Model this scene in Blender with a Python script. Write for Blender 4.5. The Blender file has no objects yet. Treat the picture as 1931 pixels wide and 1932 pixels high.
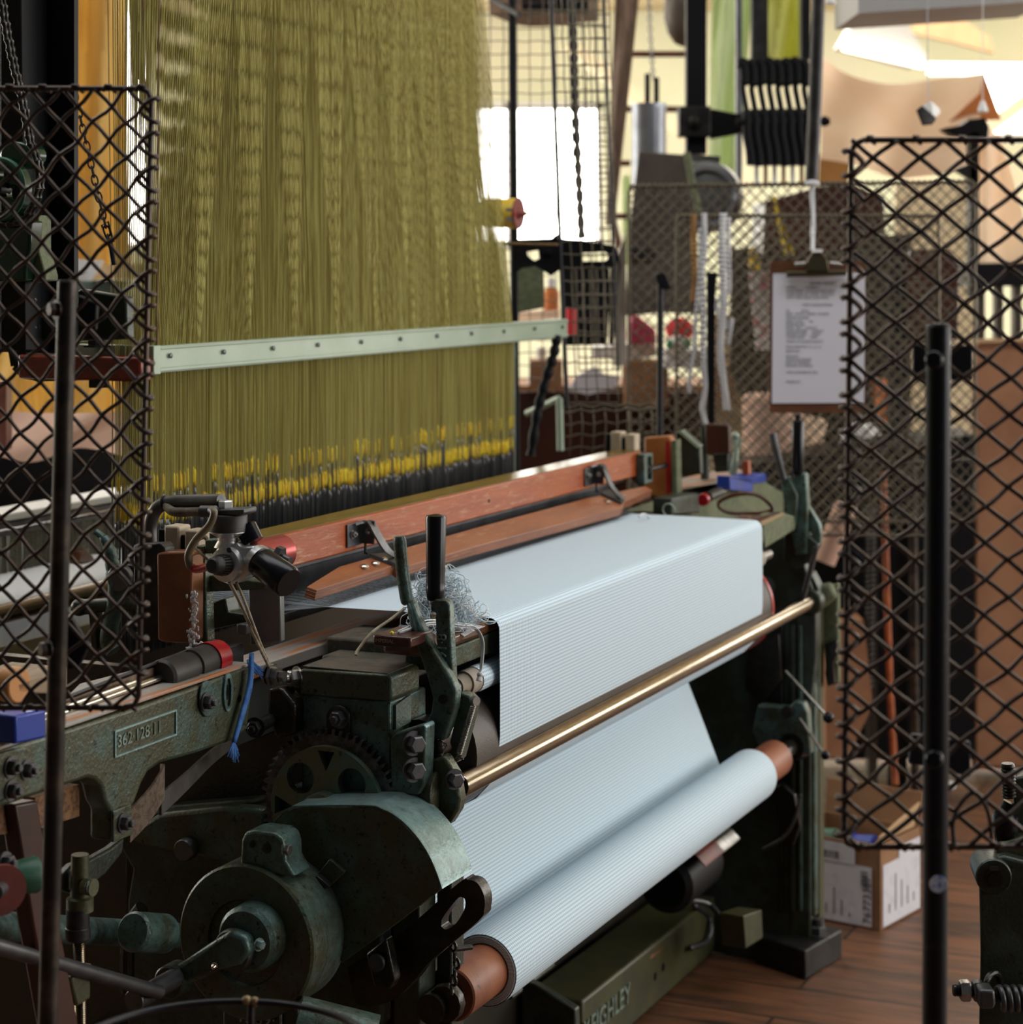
import bpy, bmesh, math, random
from mathutils import Vector, Matrix
random.seed(7)
C = bpy.context.scene.collection
F, CX, HY, CH = 4000.0, 965.5, 490.0, 1.45          # focal length in pixels, horizon, eye height (metres)
_n = math.hypot(1790, 4000)
U = Vector((1790/_n, 4000/_n, 0))                    # along the width of the loom
WV = Vector((U.y, -U.x, 0))                          # across the loom, towards the weaver
Z = Vector((0, 0, 1))
O = Vector(((868-CX)/F*2.83, 2.83, 0))
ANG = math.atan2(U.y, U.x)

def L(a, b, h): return O + U*a + WV*b + Z*h
def _ray(x, y): return Vector(((x-CX)/F, 1, -(y-HY)/F))
def A(a, x, y):
    r = _ray(x, y); t = (a+O.dot(U))/r.dot(U); return r*t+Z*CH
def B(b, x, y):
    r = _ray(x, y); t = (b+O.dot(WV))/r.dot(WV); return r*t+Z*CH
def H(h, x, y):
    r = _ray(x, y); t = (h-CH)/r.z; return r*t+Z*CH
def Y(Yd, x, y): return _ray(x, y)*Yd+Z*CH

# ------------------------------------------------------------------ materials
def mat(name, c1, c2=None, scale=20, lo=.42, hi=.6, rough=.5, metal=0, bump=0, bscale=120, c3=None, s3=60, lo3=.6, hi3=.68,
        rot=0, stretch=None, r2=None, emit=0, trans=0, coat=0, spec=None, edge=None):
    m = bpy.data.materials.new(name); m.use_nodes = True
    nt = m.node_tree; N = nt.nodes; K = nt.links
    p = N['Principled BSDF']
    p.inputs['Roughness'].default_value = rough; p.inputs['Metallic'].default_value = metal
    if coat: p.inputs['Coat Weight'].default_value = coat
    if spec is not None: p.inputs['Specular IOR Level'].default_value = spec
    col = c1 + (1,) if len(c1) == 3 else c1
    p.inputs['Base Color'].default_value = col
    def coords():
        tc = N.new('ShaderNodeTexCoord'); mp = N.new('ShaderNodeMapping'); geo = N.new('ShaderNodeNewGeometry')
        K.new(geo.outputs['Position'], mp.inputs['Vector'])
        mp0 = mp
        if rot:
            mp.inputs['Rotation'].default_value = (0, 0, -rot)
            if stretch:
                m2 = N.new('ShaderNodeMapping'); m2.inputs['Scale'].default_value = stretch
                K.new(mp.outputs[0], m2.inputs['Vector']); mp0 = m2
        elif stretch: mp.inputs['Scale'].default_value = stretch
        return mp0.outputs[0]
    if c2 or bump or edge: vec = coords()
    last = None
    def noise(s, d=6, r=.6):
        n = N.new('ShaderNodeTexNoise'); n.inputs['Scale'].default_value = s; n.inputs['Detail'].default_value = d
        n.inputs['Roughness'].default_value = r; K.new(vec, n.inputs['Vector']); return n
    def rng(sock, a, b, x=0., y=1.):
        r = N.new('ShaderNodeMapRange'); r.inputs[1].default_value = a; r.inputs[2].default_value = b
        r.inputs[3].default_value = x; r.inputs[4].default_value = y; K.new(sock, r.inputs[0]); return r.outputs[0]
    if c2:
        n = noise(scale); f = rng(n.outputs[0], lo, hi)
        mx = N.new('ShaderNodeMixRGB'); mx.inputs[1].default_value = col; mx.inputs[2].default_value = c2+(1,)
        K.new(f, mx.inputs[0]); last = mx.outputs[0]
        if r2 is not None: K.new(rng(f, 0, 1, rough, r2), p.inputs['Roughness'])
        if c3:
            n3 = noise(s3, 8, .7); f3 = rng(n3.outputs[0], lo3, hi3)
            m3 = N.new('ShaderNodeMixRGB'); K.new(f3, m3.inputs[0]); K.new(last, m3.inputs[1]); m3.inputs[2].default_value = c3+(1,)
            last = m3.outputs[0]
        K.new(last, p.inputs['Base Color'])
    if edge:
        geo = N.new('ShaderNodeNewGeometry'); ne = noise(70, 6, .7)
        ad = N.new('ShaderNodeMath'); ad.operation = 'MULTIPLY_ADD'; ad.inputs[1].default_value = .10; K.new(ne.outputs[0], ad.inputs[0]); K.new(geo.outputs['Pointiness'], ad.inputs[2])
        me_ = N.new('ShaderNodeMixRGB'); K.new(rng(ad.outputs[0], .63, .72), me_.inputs[0])
        if last: K.new(last, me_.inputs[1])
        else: me_.inputs[1].default_value = col
        me_.inputs[2].default_value = edge+(1,); last = me_.outputs[0]; K.new(last, p.inputs['Base Color'])
    if bump:
        nb = noise(bscale, 4, .6); bp = N.new('ShaderNodeBump'); bp.inputs['Strength'].default_value = bump
        bp.inputs['Distance'].default_value = .002; K.new(nb.outputs[0], bp.inputs['Height']); K.new(bp.outputs[0], p.inputs['Normal'])
    if emit:
        p.inputs['Emission Color'].default_value = col; p.inputs['Emission Strength'].default_value = emit
    if trans:
        N2 = N.new('ShaderNodeBsdfTranslucent'); ms = N.new('ShaderNodeMixShader'); ms.inputs[0].default_value = trans
        if last: K.new(last, N2.inputs[0])
        else: N2.inputs[0].default_value = col
        K.new(p.outputs[0], ms.inputs[1]); K.new(N2.outputs[0], ms.inputs[2]); K.new(ms.outputs[0], N['Material Output'].inputs[0])
    return m

GS = (1, 9, 9)   # grain: stretched along the loom
M = {}
M['green'] = mat('worn machine green', (.062, .066, .034), (.07, .12, .10), 22, .47, .68, .36, .25, .5, 200, (.010, .010, .006), 110, .56, .66, edge=(.22, .34, .33))
M['teal'] = mat('teal machine paint', (.075, .135, .125), (.045, .055, .03), 26, .42, .62, .34, .25, .5, 190, (.01, .01, .008), 120, .56, .66, edge=(.28, .42, .42))
M['dkgreen'] = mat('oily dark green', (.024, .030, .018), (.04, .06, .05), 20, .45, .65, .38, .2, .4, 200, (.006, .006, .004), 90, .58, .68, edge=(.10, .15, .13))
M['olive'] = mat('olive machine paint', (.055, .055, .018), (.035, .038, .018), 16, .45, .65, .45, .1, .3, 200, edge=(.2, .2, .09))
M['ltgreen'] = mat('pale green paint', (.27, .34, .25), (.31, .38, .29), 8, .4, .6, .38, .1, .05, 300, (.18, .21, .13), 90, .66, .7)
M['iron'] = mat('dark iron', (.022, .021, .021), (.045, .042, .04), 25, .45, .65, .42, .6, .2, 300)
M['wire'] = mat('rusty brown wire', (.075, .060, .056), (.10, .062, .042), 30, .45, .65, .42, .7, .1, 300)
M['wirelt'] = mat('dull galvanised wire', (.14, .12, .085), (.08, .065, .045), 60, .45, .65, .5, .6)
M['post'] = mat('black steel tube', (.018, .018, .021), (.05, .045, .045), 40, .6, .75, .36, .5, .05, 300, (.2, .2, .22), 60, .74, .78)
M['brownpost'] = mat('rubbed steel tube', (.03, .025, .022), (.10, .075, .055), 25, .45, .7, .4, .6, .05, 300)
M['black'] = mat('black paint', (.007, .007, .008), rough=.5, spec=.15)
M['oil'] = mat('oily black iron', (.008, .007, .006), (.018, .015, .01), 60, rough=.28, metal=.3, bump=.4, bscale=200, edge=(.05, .045, .035))
M['plastic'] = mat('glossy black plastic', (.006, .006, .008), rough=.24, spec=.3)
M['rubber'] = mat('black rubber', (.016, .015, .014), (.03, .026, .022), 30, rough=.5)
M['steel'] = mat('worn steel', (.33, .32, .30), (.16, .15, .14), 40, .45, .65, .33, .9, .1, 250)
M['dksteel'] = mat('dull grey steel', (.11, .11, .115), (.07, .07, .07), 20, .45, .65, .42, .8, .1, 250)
M['bright'] = mat('bright steel rod', (.7, .66, .58), rough=.18, metal=1)
M['bronze'] = mat('polished bronze rail', (.33, .27, .20), (.26, .21, .15), 30, .4, .6, .20, 1, rot=ANG, stretch=(1, 12, 12))
M['alu'] = mat('brushed aluminium', (.72, .72, .71), (.55, .55, .55), 30, .45, .65, .34, .9)
M['redwood'] = mat('orange red varnished wood', (.36, .072, .013), (.30, .054, .010), 6, .4, .6, .33, 0, .15, 40, (.42, .20, .10), 22, .54, .64, rot=ANG, stretch=(1, 7, 7))
M['redlac'] = mat('red lacquered wood', (.22, .03, .012), (.17, .022, .01), 6, .4, .6, .22, rot=ANG, stretch=GS)
M['board'] = mat('brown plywood board', (.27, .088, .03), (.20, .060, .02), 7, .38, .64, .38, 0, .12, 30, (.33, .16, .08), 20, .56, .66, rot=ANG, stretch=(1, 6, 6))
M['plyedge'] = mat('plywood edge', (.25, .11, .065), (.13, .05, .03), 6, .42, .58, .6, rot=ANG, stretch=(1, 4, 30))
M['brownwood'] = mat('polished brown wood', (.085, .032, .014), (.14, .06, .025), 5, .4, .65, .25, rot=ANG, stretch=(2, 8, 8), coat=.3)
M['darkwood'] = mat('dark stained wood', (.05, .012, .006), (.03, .008, .004), 5, .4, .6, .4)
M['racewood'] = mat('worn race board', (.34, .31, .28), (.48, .17, .05), 5, .5, .58, .42, 0, .1, 40, rot=ANG, stretch=(1, 14, 14))
M['capside'] = mat('grubby yellow wood', (.20, .11, .025), (.12, .075, .02), 8, rough=.22, rot=ANG, stretch=GS)
M['copper'] = mat('brown metal', (.25, .105, .045), (.14, .05, .025), 10, .4, .66, .3, .4, .1, 90, (.3, .2, .13), 40, .68, .74)
M['core'] = mat('worn orange brown tube', (.30, .10, .045), (.17, .055, .03), 9, .42, .66, .5, 0, .2, 80, (.06, .03, .02), 22, .62, .68)
M['leather'] = mat('dark red leather', (.045, .01, .008), (.06, .02, .014), 40, rough=.3, bump=.2)
M['belt'] = mat('grey leather belt', (.06, .05, .042), (.035, .03, .026), 30, rough=.7, bump=.3)
M['webbing'] = mat('brown webbing', (.13, .09, .06), (.07, .045, .03), 160, .45, .6, .9, bump=.5, bscale=400)
M['tanweb'] = mat('tan webbing', (.25, .13, .06), (.12, .06, .03), 150, .45, .6, .9, bump=.5, bscale=300)
M['white'] = mat('white cotton', (.72, .72, .74), rough=.85, trans=.2)
M['lint'] = mat('white lint', (.7, .7, .7), rough=.95, bump=.6, bscale=300)
M['string'] = mat('pale grubby string', (.42, .36, .26), (.25, .2, .14), 60, rough=.85)
M['bluethread'] = mat('pale blue thread', (.42, .62, .74), (.75, .84, .88), 60, .42, .56, .85, trans=.2)
M['whitethread'] = mat('white thread', (.88, .90, .91), (.7, .8, .85), 60, .5, .64, .85, trans=.2)
M['bluerope'] = mat('blue rope', (.03, .11, .36), (.06, .18, .45), 80, rough=.8)
M['blue'] = mat('blue plastic', (.012, .045, .33), (.03, .05, .2), 14, .5, .68, .32, c3=None)
M['red'] = mat('red plastic', (.38, .01, .016), rough=.28)
M['redtube'] = mat('red anodised tube', (.36, .05, .05), rough=.3, metal=.6)
M['paintred'] = mat('red painted iron', (.14, .022, .014), (.08, .016, .01), 20, rough=.5)
M['paintgreen'] = mat('bright green paint', (.02, .13, .07), (.015, .07, .04), 20, rough=.5)
M['bottle'] = mat('glossy bottle green', (.006, .035, .012), (.003, .012, .006), 8, rough=.18)
M['castgreen'] = mat('rough pale green casting', (.15, .165, .09), (.10, .12, .065), 60, rough=.8, bump=.8, bscale=160)
M['cord'] = mat('olive harness cord', (.54, .49, .15), (.27, .21, .032), 260, .42, .58, .75, trans=.18, stretch=(1, 1, .012))
M['sleeve'] = mat('yellow thread eye', (.75, .60, .01), (.65, .38, .01), 90, rough=.6)
M['heddle'] = mat('dark heddle wire', (.05, .05, .052), (.17, .17, .17), 260, .45, .62, .4, .6, stretch=(1, 1, .01))
M['tip'] = mat('pale wire tip', (.25, .25, .25), rough=.4, metal=.5)
M['yfab'] = mat('golden yellow threads', (.82, .64, .28), (.72, .50, .15), 3, .4, .65, .8, trans=.5, stretch=(30, 1, 1))
M['kraft'] = mat('brown kraft paper', (.36, .17, .085), (.27, .12, .058), 6, .4, .66, .7, bump=.1, bscale=60)
M['card'] = mat('brown cardboard', (.30, .155, .07), (.25, .125, .06), 8, rough=.8)
M['cardlt'] = mat('pale cardboard', (.55, .36, .19), (.5, .32, .17), 6, rough=.8)
M['paper'] = mat('white paper', (.62, .61, .67), rough=.7)
M['label'] = mat('printed white label', (.66, .65, .70), (.52, .52, .58), 30, .5, .7, .6)
M['ink'] = mat('grey print', (.10, .10, .12), rough=.7)
M['clipboard'] = mat('brown hardboard', (.12, .042, .014), (.09, .03, .01), 20, rough=.5)
M['clip'] = mat('tarnished clip', (.10, .085, .05), rough=.35, metal=.8)
M['beige'] = mat('beige draped cloth', (.92, .78, .64), (.94, .84, .72), 2.5, .4, .65, .8, trans=.6)
M['pink'] = mat('dusty pink cloth', (.56, .36, .27), (.50, .30, .22), 4, rough=.8)
M['orange'] = mat('orange cloth', (.55, .17, .04), (.4, .11, .03), 10, rough=.8)
M['lemon'] = mat('lemon curtain of threads', (.60, .62, .12), (.66, .68, .34), 2, .35, .65, .8, trans=.5, stretch=(20, 1, 1))
M['palegreen'] = mat('pale green threads', (.62, .72, .42), (.68, .76, .52), 3, .4, .6, .8, trans=.5, stretch=(20, 1, 1))
M['cream'] = mat('cream painted boards', (.74, .64, .43), (.70, .60, .40), 1.5, rough=.7)
M['wallgreen'] = mat('pale green wall', (.74, .72, .53), (.70, .73, .52), 1, rough=.8)
M['belting'] = mat('old canvas belt', (.24, .16, .11), (.15, .09, .06), 10, .4, .66, .7, stretch=(8, 8, 1))
M['rustrod'] = mat('red oxide rod', (.16, .045, .025), (.1, .03, .018), 12, rough=.5)
M['greysheet'] = mat('grey sheet metal', (.20, .20, .19), (.14, .14, .13), 9, rough=.4, metal=.6)
M['hood'] = mat('brown stained hood', (.10, .08, .065), (.06, .045, .035), 8, .4, .66, .5, .3)
M['zinc'] = mat('dull zinc tube', (.30, .32, .36), (.22, .23, .26), 10, rough=.4, metal=.7)
M['magenta'] = mat('dark pink cloth', (.38, .04, .09), rough=.8)
M['redcloth'] = mat('bright red cloth', (.75, .03, .04), rough=.7)
M['grn'] = mat('green plastic', (.03, .25, .11), rough=.5)
M['yellow'] = mat('yellow cardboard cone', (.62, .42, .03), rough=.5)
M['cone'] = mat('copper red cone end', (.22, .04, .03), rough=.4)
M['white2'] = mat('white painted metal', (.75, .75, .73), rough=.45)
M['glow'] = mat('daylight window', (1, .97, .9), rough=1, emit=9)
M['lamp'] = mat('lit fluorescent tube', (1, .95, .82), rough=1, emit=5)
M['dusty'] = mat('dusty brown green plate', (.085, .07, .05), (.04, .042, .032), 30, .42, .6, .6, bump=.4, bscale=150, c3=(.16, .14, .12), s3=90, lo3=.58, hi3=.7)
M['pin'] = mat('yellow bead', (.8, .65, .02), rough=.3)
M['letters'] = mat('letters with painted highlight', (.26, .34, .30), (.13, .17, .13), 60, rough=.4, metal=.3, spec=.5)  # lighter tone paints the highlights on raised lettering into the colour

def gingham():
    m = bpy.data.materials.new('blue and white gingham'); m.use_nodes = True
    nt = m.node_tree; N = nt.nodes; K = nt.links; p = N['Principled BSDF']; p.inputs['Roughness'].default_value = .85
    p.inputs['Specular IOR Level'].default_value = .2
    uv = N.new('ShaderNodeUVMap'); sp = N.new('ShaderNodeSeparateXYZ'); K.new(uv.outputs[0], sp.inputs[0])
    def stripe(sock, per):
        a = N.new('ShaderNodeMath'); a.operation = 'MULTIPLY'; a.inputs[1].default_value = 2*math.pi/per; K.new(sock, a.inputs[0])
        s = N.new('ShaderNodeMath'); s.operation = 'SINE'; K.new(a.outputs[0], s.inputs[0])
        r = N.new('ShaderNodeMapRange'); r.inputs[1].default_value = -.35; r.inputs[2].default_value = .35
        K.new(s.outputs[0], r.inputs[0]); return r.outputs[0]
    s1 = stripe(sp.outputs[0], .0052); s2 = stripe(sp.outputs[1], .0052)
    ad = N.new('ShaderNodeMath'); ad.operation = 'ADD'; K.new(s1, ad.inputs[0])
    mu = N.new('ShaderNodeMath'); mu.operation = 'MULTIPLY'; mu.inputs[1].default_value = 1.25; K.new(s2, mu.inputs[0]); K.new(mu.outputs[0], ad.inputs[1])
    sc = N.new('ShaderNodeMath'); sc.operation = 'DIVIDE'; sc.inputs[1].default_value = 2.25; K.new(ad.outputs[0], sc.inputs[0])
    mx = N.new('ShaderNodeMixRGB'); mx.inputs[1].default_value = (.80, .87, .90, 1); mx.inputs[2].default_value = (.33, .50, .64, 1)
    K.new(sc.outputs[0], mx.inputs[0]); K.new(mx.outputs[0], p.inputs['Base Color'])
    return m
M['cloth'] = gingham()

def floor_mat():
    m = bpy.data.materials.new('worn floor boards'); m.use_nodes = True
    nt = m.node_tree; N = nt.nodes; K = nt.links; p = N['Principled BSDF']
    geo = N.new('ShaderNodeNewGeometry'); mp = N.new('ShaderNodeMapping')
    mp.inputs['Rotation'].default_value = (0, 0, -math.atan2(WV.y, WV.x)); K.new(geo.outputs['Position'], mp.inputs['Vector'])
    br = N.new('ShaderNodeTexBrick'); br.inputs['Scale'].default_value = 1; br.inputs['Mortar Size'].default_value = .004
    br.inputs['Brick Width'].default_value = 2.4; br.inputs['Row Height'].default_value = .17
    br.inputs['Color1'].default_value = (.20, .080, .034, 1); br.inputs['Color2'].default_value = (.14, .055, .025, 1); br.inputs['Mortar'].default_value = (.03, .014, .008, 1)
    K.new(mp.outputs[0], br.inputs['Vector'])
    m2 = N.new('ShaderNodeMapping'); m2.inputs['Scale'].default_value = (1.2, 9, 1); K.new(mp.outputs[0], m2.inputs['Vector'])
    n = N.new('ShaderNodeTexNoise'); n.inputs['Scale'].default_value = 3; n.inputs['Detail'].default_value = 8; n.inputs['Roughness'].default_value = .65; K.new(m2.outputs[0], n.inputs['Vector'])
    r = N.new('ShaderNodeMapRange'); r.inputs[1].default_value = .42; r.inputs[2].default_value = .66; K.new(n.outputs[0], r.inputs[0])
    mx = N.new('ShaderNodeMixRGB'); K.new(r.outputs[0], mx.inputs[0]); K.new(br.outputs[0], mx.inputs[1]); mx.inputs[2].default_value = (.036, .022, .015, 1)
    K.new(mx.outputs[0], p.inputs['Base Color']); p.inputs['Roughness'].default_value = .5
    return m
M['floor'] = floor_mat()

# ------------------------------------------------------------------ mesh building
def frame(t):
    t = t.normalized(); r = Vector((0, 0, 1)) if abs(t.z) < .9 else Vector((1, 0, 0))
    x = r.cross(t).normalized(); return x, t.cross(x)

class MB:
    def __init__(s): s.v = []; s.f = []; s.uv = None
    def add(s, vs, fs):
        o = len(s.v); s.v += [Vector(v) for v in vs]; s.f += [tuple(i+o for i in f) for f in fs]; return s
    def hexa(s, p):   # 4 bottom, 4 top
        return s.add(p, [(3,2,1,0),(4,5,6,7),(0,1,5,4),(1,2,6,5),(2,3,7,6),(3,0,4,7)])
    def box(s, a0, a1, b0, b1, h0, h1):
        return s.hexa([L(a0,b0,h0),L(a1,b0,h0),L(a1,b1,h0),L(a0,b1,h0),L(a0,b0,h1),L(a1,b0,h1),L(a1,b1,h1),L(a0,b1,h1)])
    def wbox(s, x0, x1, y0, y1, z0, z1):
        return s.hexa([(x0,y0,z0),(x1,y0,z0),(x1,y1,z0),(x0,y1,z0),(x0,y0,z1),(x1,y0,z1),(x1,y1,z1),(x0,y1,z1)])
    def prism(s, pts, vec):
        n = len(pts); pts = [Vector(p) for p in pts]; vec = Vector(vec)
        return s.add(pts+[p+vec for p in pts], [tuple(range(n))[::-1], tuple(range(n, 2*n))]+[(i,(i+1)%n,(i+1)%n+n,i+n) for i in range(n)])
    def tube(s, pts, r, n=8, closed=False, caps=True):
        pts = [Vector(p) for p in pts]; k = len(pts)
        rs = r if isinstance(r, (list, tuple)) else [r]*k
        x = None; vs = []
        for i, p in enumerate(pts):
            if closed: t = pts[(i+1) % k]-pts[i-1]
            else: t = pts[min(i+1, k-1)]-pts[max(i-1, 0)]
            t = t.normalized() if t.length > 1e-9 else Vector((0, 0, 1))
            if x is None: x, y = frame(t)
            else:
                x = x - t*x.dot(t); x = x.normalized() if x.length > 1e-6 else frame(t)[0]; y = t.cross(x)
            for j in range(n):
                q = 2*math.pi*j/n; vs.append(p+(x*math.cos(q)+y*math.sin(q))*rs[i])
        fs = []
        for i in range(k if closed else k-1):
            for j in range(n):
                i2 = (i+1) % k
                fs.append((i*n+j, i*n+(j+1) % n, i2*n+(j+1) % n, i2*n+j))
        if caps and not closed: fs += [tuple(range(n))[::-1], tuple(range((k-1)*n, k*n))]
        return s.add(vs, fs)
    def rev(s, p0, ax, prof, n=32):   # prof: (distance along axis, radius)
        p0 = Vector(p0); ax = Vector(ax).normalized(); x, y = frame(ax); vs = []
        for t, r in prof:
            for j in range(n):
                q = 2*math.pi*j/n; vs.append(p0+ax*t+(x*math.cos(q)+y*math.sin(q))*max(r, 1e-5))
        k = len(prof)
        fs = [(i*n+j, i*n+(j+1) % n, (i+1)*n+(j+1) % n, (i+1)*n+j) for i in range(k-1) for j in range(n)]
        fs += [tuple(range(n))[::-1], tuple(range((k-1)*n, k*n))]
        return s.add(vs, fs)
    def cyl(s, p0, p1, r0, r1=None, n=24):
        p0 = Vector(p0); p1 = Vector(p1); return s.rev(p0, p1-p0, [(0, r0), ((p1-p0).length, r0 if r1 is None else r1)], n)
    def hexbolt(s, p, d, r, stub=True):
        p = Vector(p); d = Vector(d).normalized()
        s.rev(p, d, [(0, r*1.35), (r*.22, r*1.35)], 20)
        s.rev(p+d*r*.22, d, [(0, r), (r*.85, r), (r*1.0, r*.82)], 6)
        if stub: s.rev(p+d*r*1.2, d, [(0, r*.5), (r*.45, r*.5), (r*.55, r*.4)], 14)
        return s
    def ball(s, p, r, sc=(1, 1, 1), n=14):
        p = Vector(p); vs = []; k = n//2
        for i in range(k+1):
            t = math.pi*i/k
            for j in range(n):
                q = 2*math.pi*j/n
                vs.append(p+Vector((math.sin(t)*math.cos(q)*sc[0], math.sin(t)*math.sin(q)*sc[1], math.cos(t)*sc[2]))*r)
        return s.add(vs, [(i*n+j, (i+1)*n+j, (i+1)*n+(j+1) % n, i*n+(j+1) % n) for i in range(k) for j in range(n)])
    def helix(s, p0, p1, R, r, turns, n=6, seg=12):
        p0 = Vector(p0); p1 = Vector(p1); x, y = frame(p1-p0); k = int(turns*seg)
        return s.tube([p0.lerp(p1, i/k)+(x*math.cos(2*math.pi*i/seg)+y*math.sin(2*math.pi*i/seg))*R for i in range(k+1)], r, n)
    def thread(s, p0, p1, r, pitch):   # a threaded rod
        p0 = Vector(p0); p1 = Vector(p1); d = (p1-p0).length; n = int(d/pitch); prof = []
        for i in range(n): prof += [(i*pitch, r*.84), (i*pitch+pitch*.5, r)]
        return s.rev(p0, p1-p0, prof+[(d, r*.84)], 18)
    def ring(s, c, ax, R, r, n=24, m=8):
        x, y = frame(Vector(ax)); c = Vector(c)
        return s.tube([c+(x*math.cos(2*math.pi*i/n)+y*math.sin(2*math.pi*i/n))*R for i in range(n)], r, m, closed=True)
    def plate(s, loops, org, ex, ey, d):   # flat outline with holes, thickness d along ex x ey
        cu = bpy.data.curves.new('t', 'CURVE'); cu.dimensions = '2D'; cu.fill_mode = 'BOTH'; cu.extrude = d/2
        for lp in loops:
            sp = cu.splines.new('POLY'); sp.points.add(len(lp)-1); sp.use_cyclic_u = True
            for q, p in zip(sp.points, lp): q.co = (p[0], p[1], 0, 1)
        s._curve(cu, org, ex, ey, d/2); return s
    def text(s, body, size, org, ex, ey, d, align='LEFT'):
        cu = bpy.data.curves.new('t', 'FONT'); cu.body = body; cu.size = size; cu.extrude = d/2; cu.align_x = align; cu.resolution_u = 4
        s._curve(cu, org, ex, ey, 0); return s
    def _curve(s, cu, org, ex, ey, off):
        o = bpy.data.objects.new('t', cu); C.objects.link(o)
        bpy.context.view_layer.update()
        me = o.evaluated_get(bpy.context.evaluated_depsgraph_get()).to_mesh()
        ex = Vector(ex).normalized(); ey = Vector(ey).normalized(); ez = ex.cross(ey); org = Vector(org)
        s.add([org+ex*v.co.x+ey*v.co.y+ez*(v.co.z+off) for v in me.vertices], [tuple(p.vertices) for p in me.polygons])
        bpy.data.objects.remove(o); bpy.data.curves.remove(cu)

def wloc(o):
    p = Vector((0, 0, 0))
    while o: p += o.location; o = o.parent
    return p
def part(name, mb, m, parent=None, bevel=0, smooth=True, label=None, kind=None, sub=0, uv=None, sharp=.6, segs=2):
    lo = [min(v[i] for v in mb.v) for i in range(3)]; hi = [max(v[i] for v in mb.v) for i in range(3)]
    c = Vector([(lo[i]+hi[i])/2 for i in range(3)])
    me = bpy.data.meshes.new(name); me.from_pydata([v-c for v in mb.v], [], mb.f)
    bm = bmesh.new(); bm.from_mesh(me)
    if not uv: bmesh.ops.recalc_face_normals(bm, faces=bm.faces)
    bm.to_mesh(me); bm.free()
    if uv:
        l = me.uv_layers.new(name='UVMap')
        for lp in me.loops: l.data[lp.index].uv = uv[lp.vertex_index]
    if smooth:
        for p in me.polygons: p.use_smooth = True
        me.set_sharp_from_angle(angle=sharp)
    me.materials.append(M[m] if isinstance(m, str) else m)
    o = bpy.data.objects.new(name, me); C.objects.link(o)
    o.location = c - wloc(parent) if parent else c
    if parent: o.parent = parent
    if bevel:
        b = o.modifiers.new('edge', 'BEVEL'); b.width = bevel; b.segments = segs; b.limit_method = 'ANGLE'; b.angle_limit = .7; b.harden_normals = False
    if sub:
        b = o.modifiers.new('smooth', 'SUBSURF'); b.levels = sub; b.render_levels = sub
    if label: o['label'] = label
    if kind: o['kind'] = kind
    return o
def tag(o, label, cat, group=None, kind=None):
    o['label'] = label; o['category'] = cat
    if group: o['group'] = group
    if kind: o['kind'] = kind
    return o
def thing(name, loc, label, cat, group=None):
    o = bpy.data.objects.new(name, None); C.objects.link(o); o.location = loc; o.empty_display_size = .05
    return tag(o, label, cat, group)
def copy_tree(o, off, parent=None):
    c = o.copy(); C.objects.link(c)
    if parent: c.parent = parent
    else: c.location = o.location+Vector(off)
    for ch in list(o.children): copy_tree(ch, off, c)
    return c
def smoothpath(pts, n=8):   # Catmull-Rom
    pts = [Vector(p) for p in pts]; P = [pts[0]*2-pts[1]]+pts+[pts[-1]*2-pts[-2]]; out = []
    for i in range(1, len(P)-2):
        for k in range(n):
            t = k/n; a, b, c, d = P[i-1:i+3]
            out.append(.5*((2*b)+(c-a)*t+(2*a-5*b+4*c-d)*t*t+(3*b-a-3*c+d)*t**3))
    return out+[pts[-1]]
def circ(r, n=32, cx=0, cy=0, a0=0): return [(cx+r*math.cos(a0+2*math.pi*i/n), cy+r*math.sin(a0+2*math.pi*i/n)) for i in range(n)]

# ------------------------------------------------------------------ room
def st(name, mb, m, **k):
    o = part(name, mb, m, None, smooth=False, **k); o['kind'] = 'structure'; return o
st('floor', MB().wbox(-9, 6.6, -1.5, 13.2, -.1, 0), 'floor')
bw = MB()
for x0, x1, z0, z1 in ((-9, -3.3, 0, 3.4), (-3.3, -2.2, 0, 1.5), (-2.2, -.6, 0, 3.4), (-.6, .56, 0, 1.52), (-.6, .56, 2.42, 3.4), (.56, 2.75, 0, 3.4),
                       (2.75, 4.6, 0, 2.18), (2.75, 4.6, 2.66, 3.4), (4.6, 6.6, 0, 3.4)): bw.wbox(x0, x1, 13, 13.2, z0, z1)
st('wall_back', bw, 'wallgreen')
for i, (x0, x1, z0, z1) in enumerate(((-3.3, -2.2, 1.5, 3.4), (-.6, .56, 1.52, 2.42), (2.75, 4.6, 2.18, 2.66))):
    w = st('window_%d' % (i+1), MB().wbox(x0, x1, 13.1, 13.12, z0, z1), 'glow')
    fr = MB()
    for a, b, c, d in ((x0, x0+.04, z0, z1), (x1-.04, x1, z0, z1), (x0, x1, z0, z0+.05), (x0, x1, z1-.05, z1), ((x0+x1)/2-.015, (x0+x1)/2+.015, z0, z1)): fr.wbox(a, b, 13.02, 13.08, c, d)
    part('window_frame', fr, 'white2', w)
st('wall_left', MB().wbox(-9.2, -9, -1.5, 13.2, 0, 4.2), 'wallgreen')
rw = MB()
for z0, z1 in ((0, 1.0), (3.0, 4.2)): rw.wbox(6.6, 6.8, -1.5, 13.2, z0, z1)
for y0 in (-1.5, 2.4, 6.3, 10.2): rw.wbox(6.6, 6.8, y0, y0+.5, 1.0, 3.0)
rw.wbox(6.6, 6.8, 12.9, 13.2, 1, 3)
st('wall_right', rw, 'wallgreen')
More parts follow.
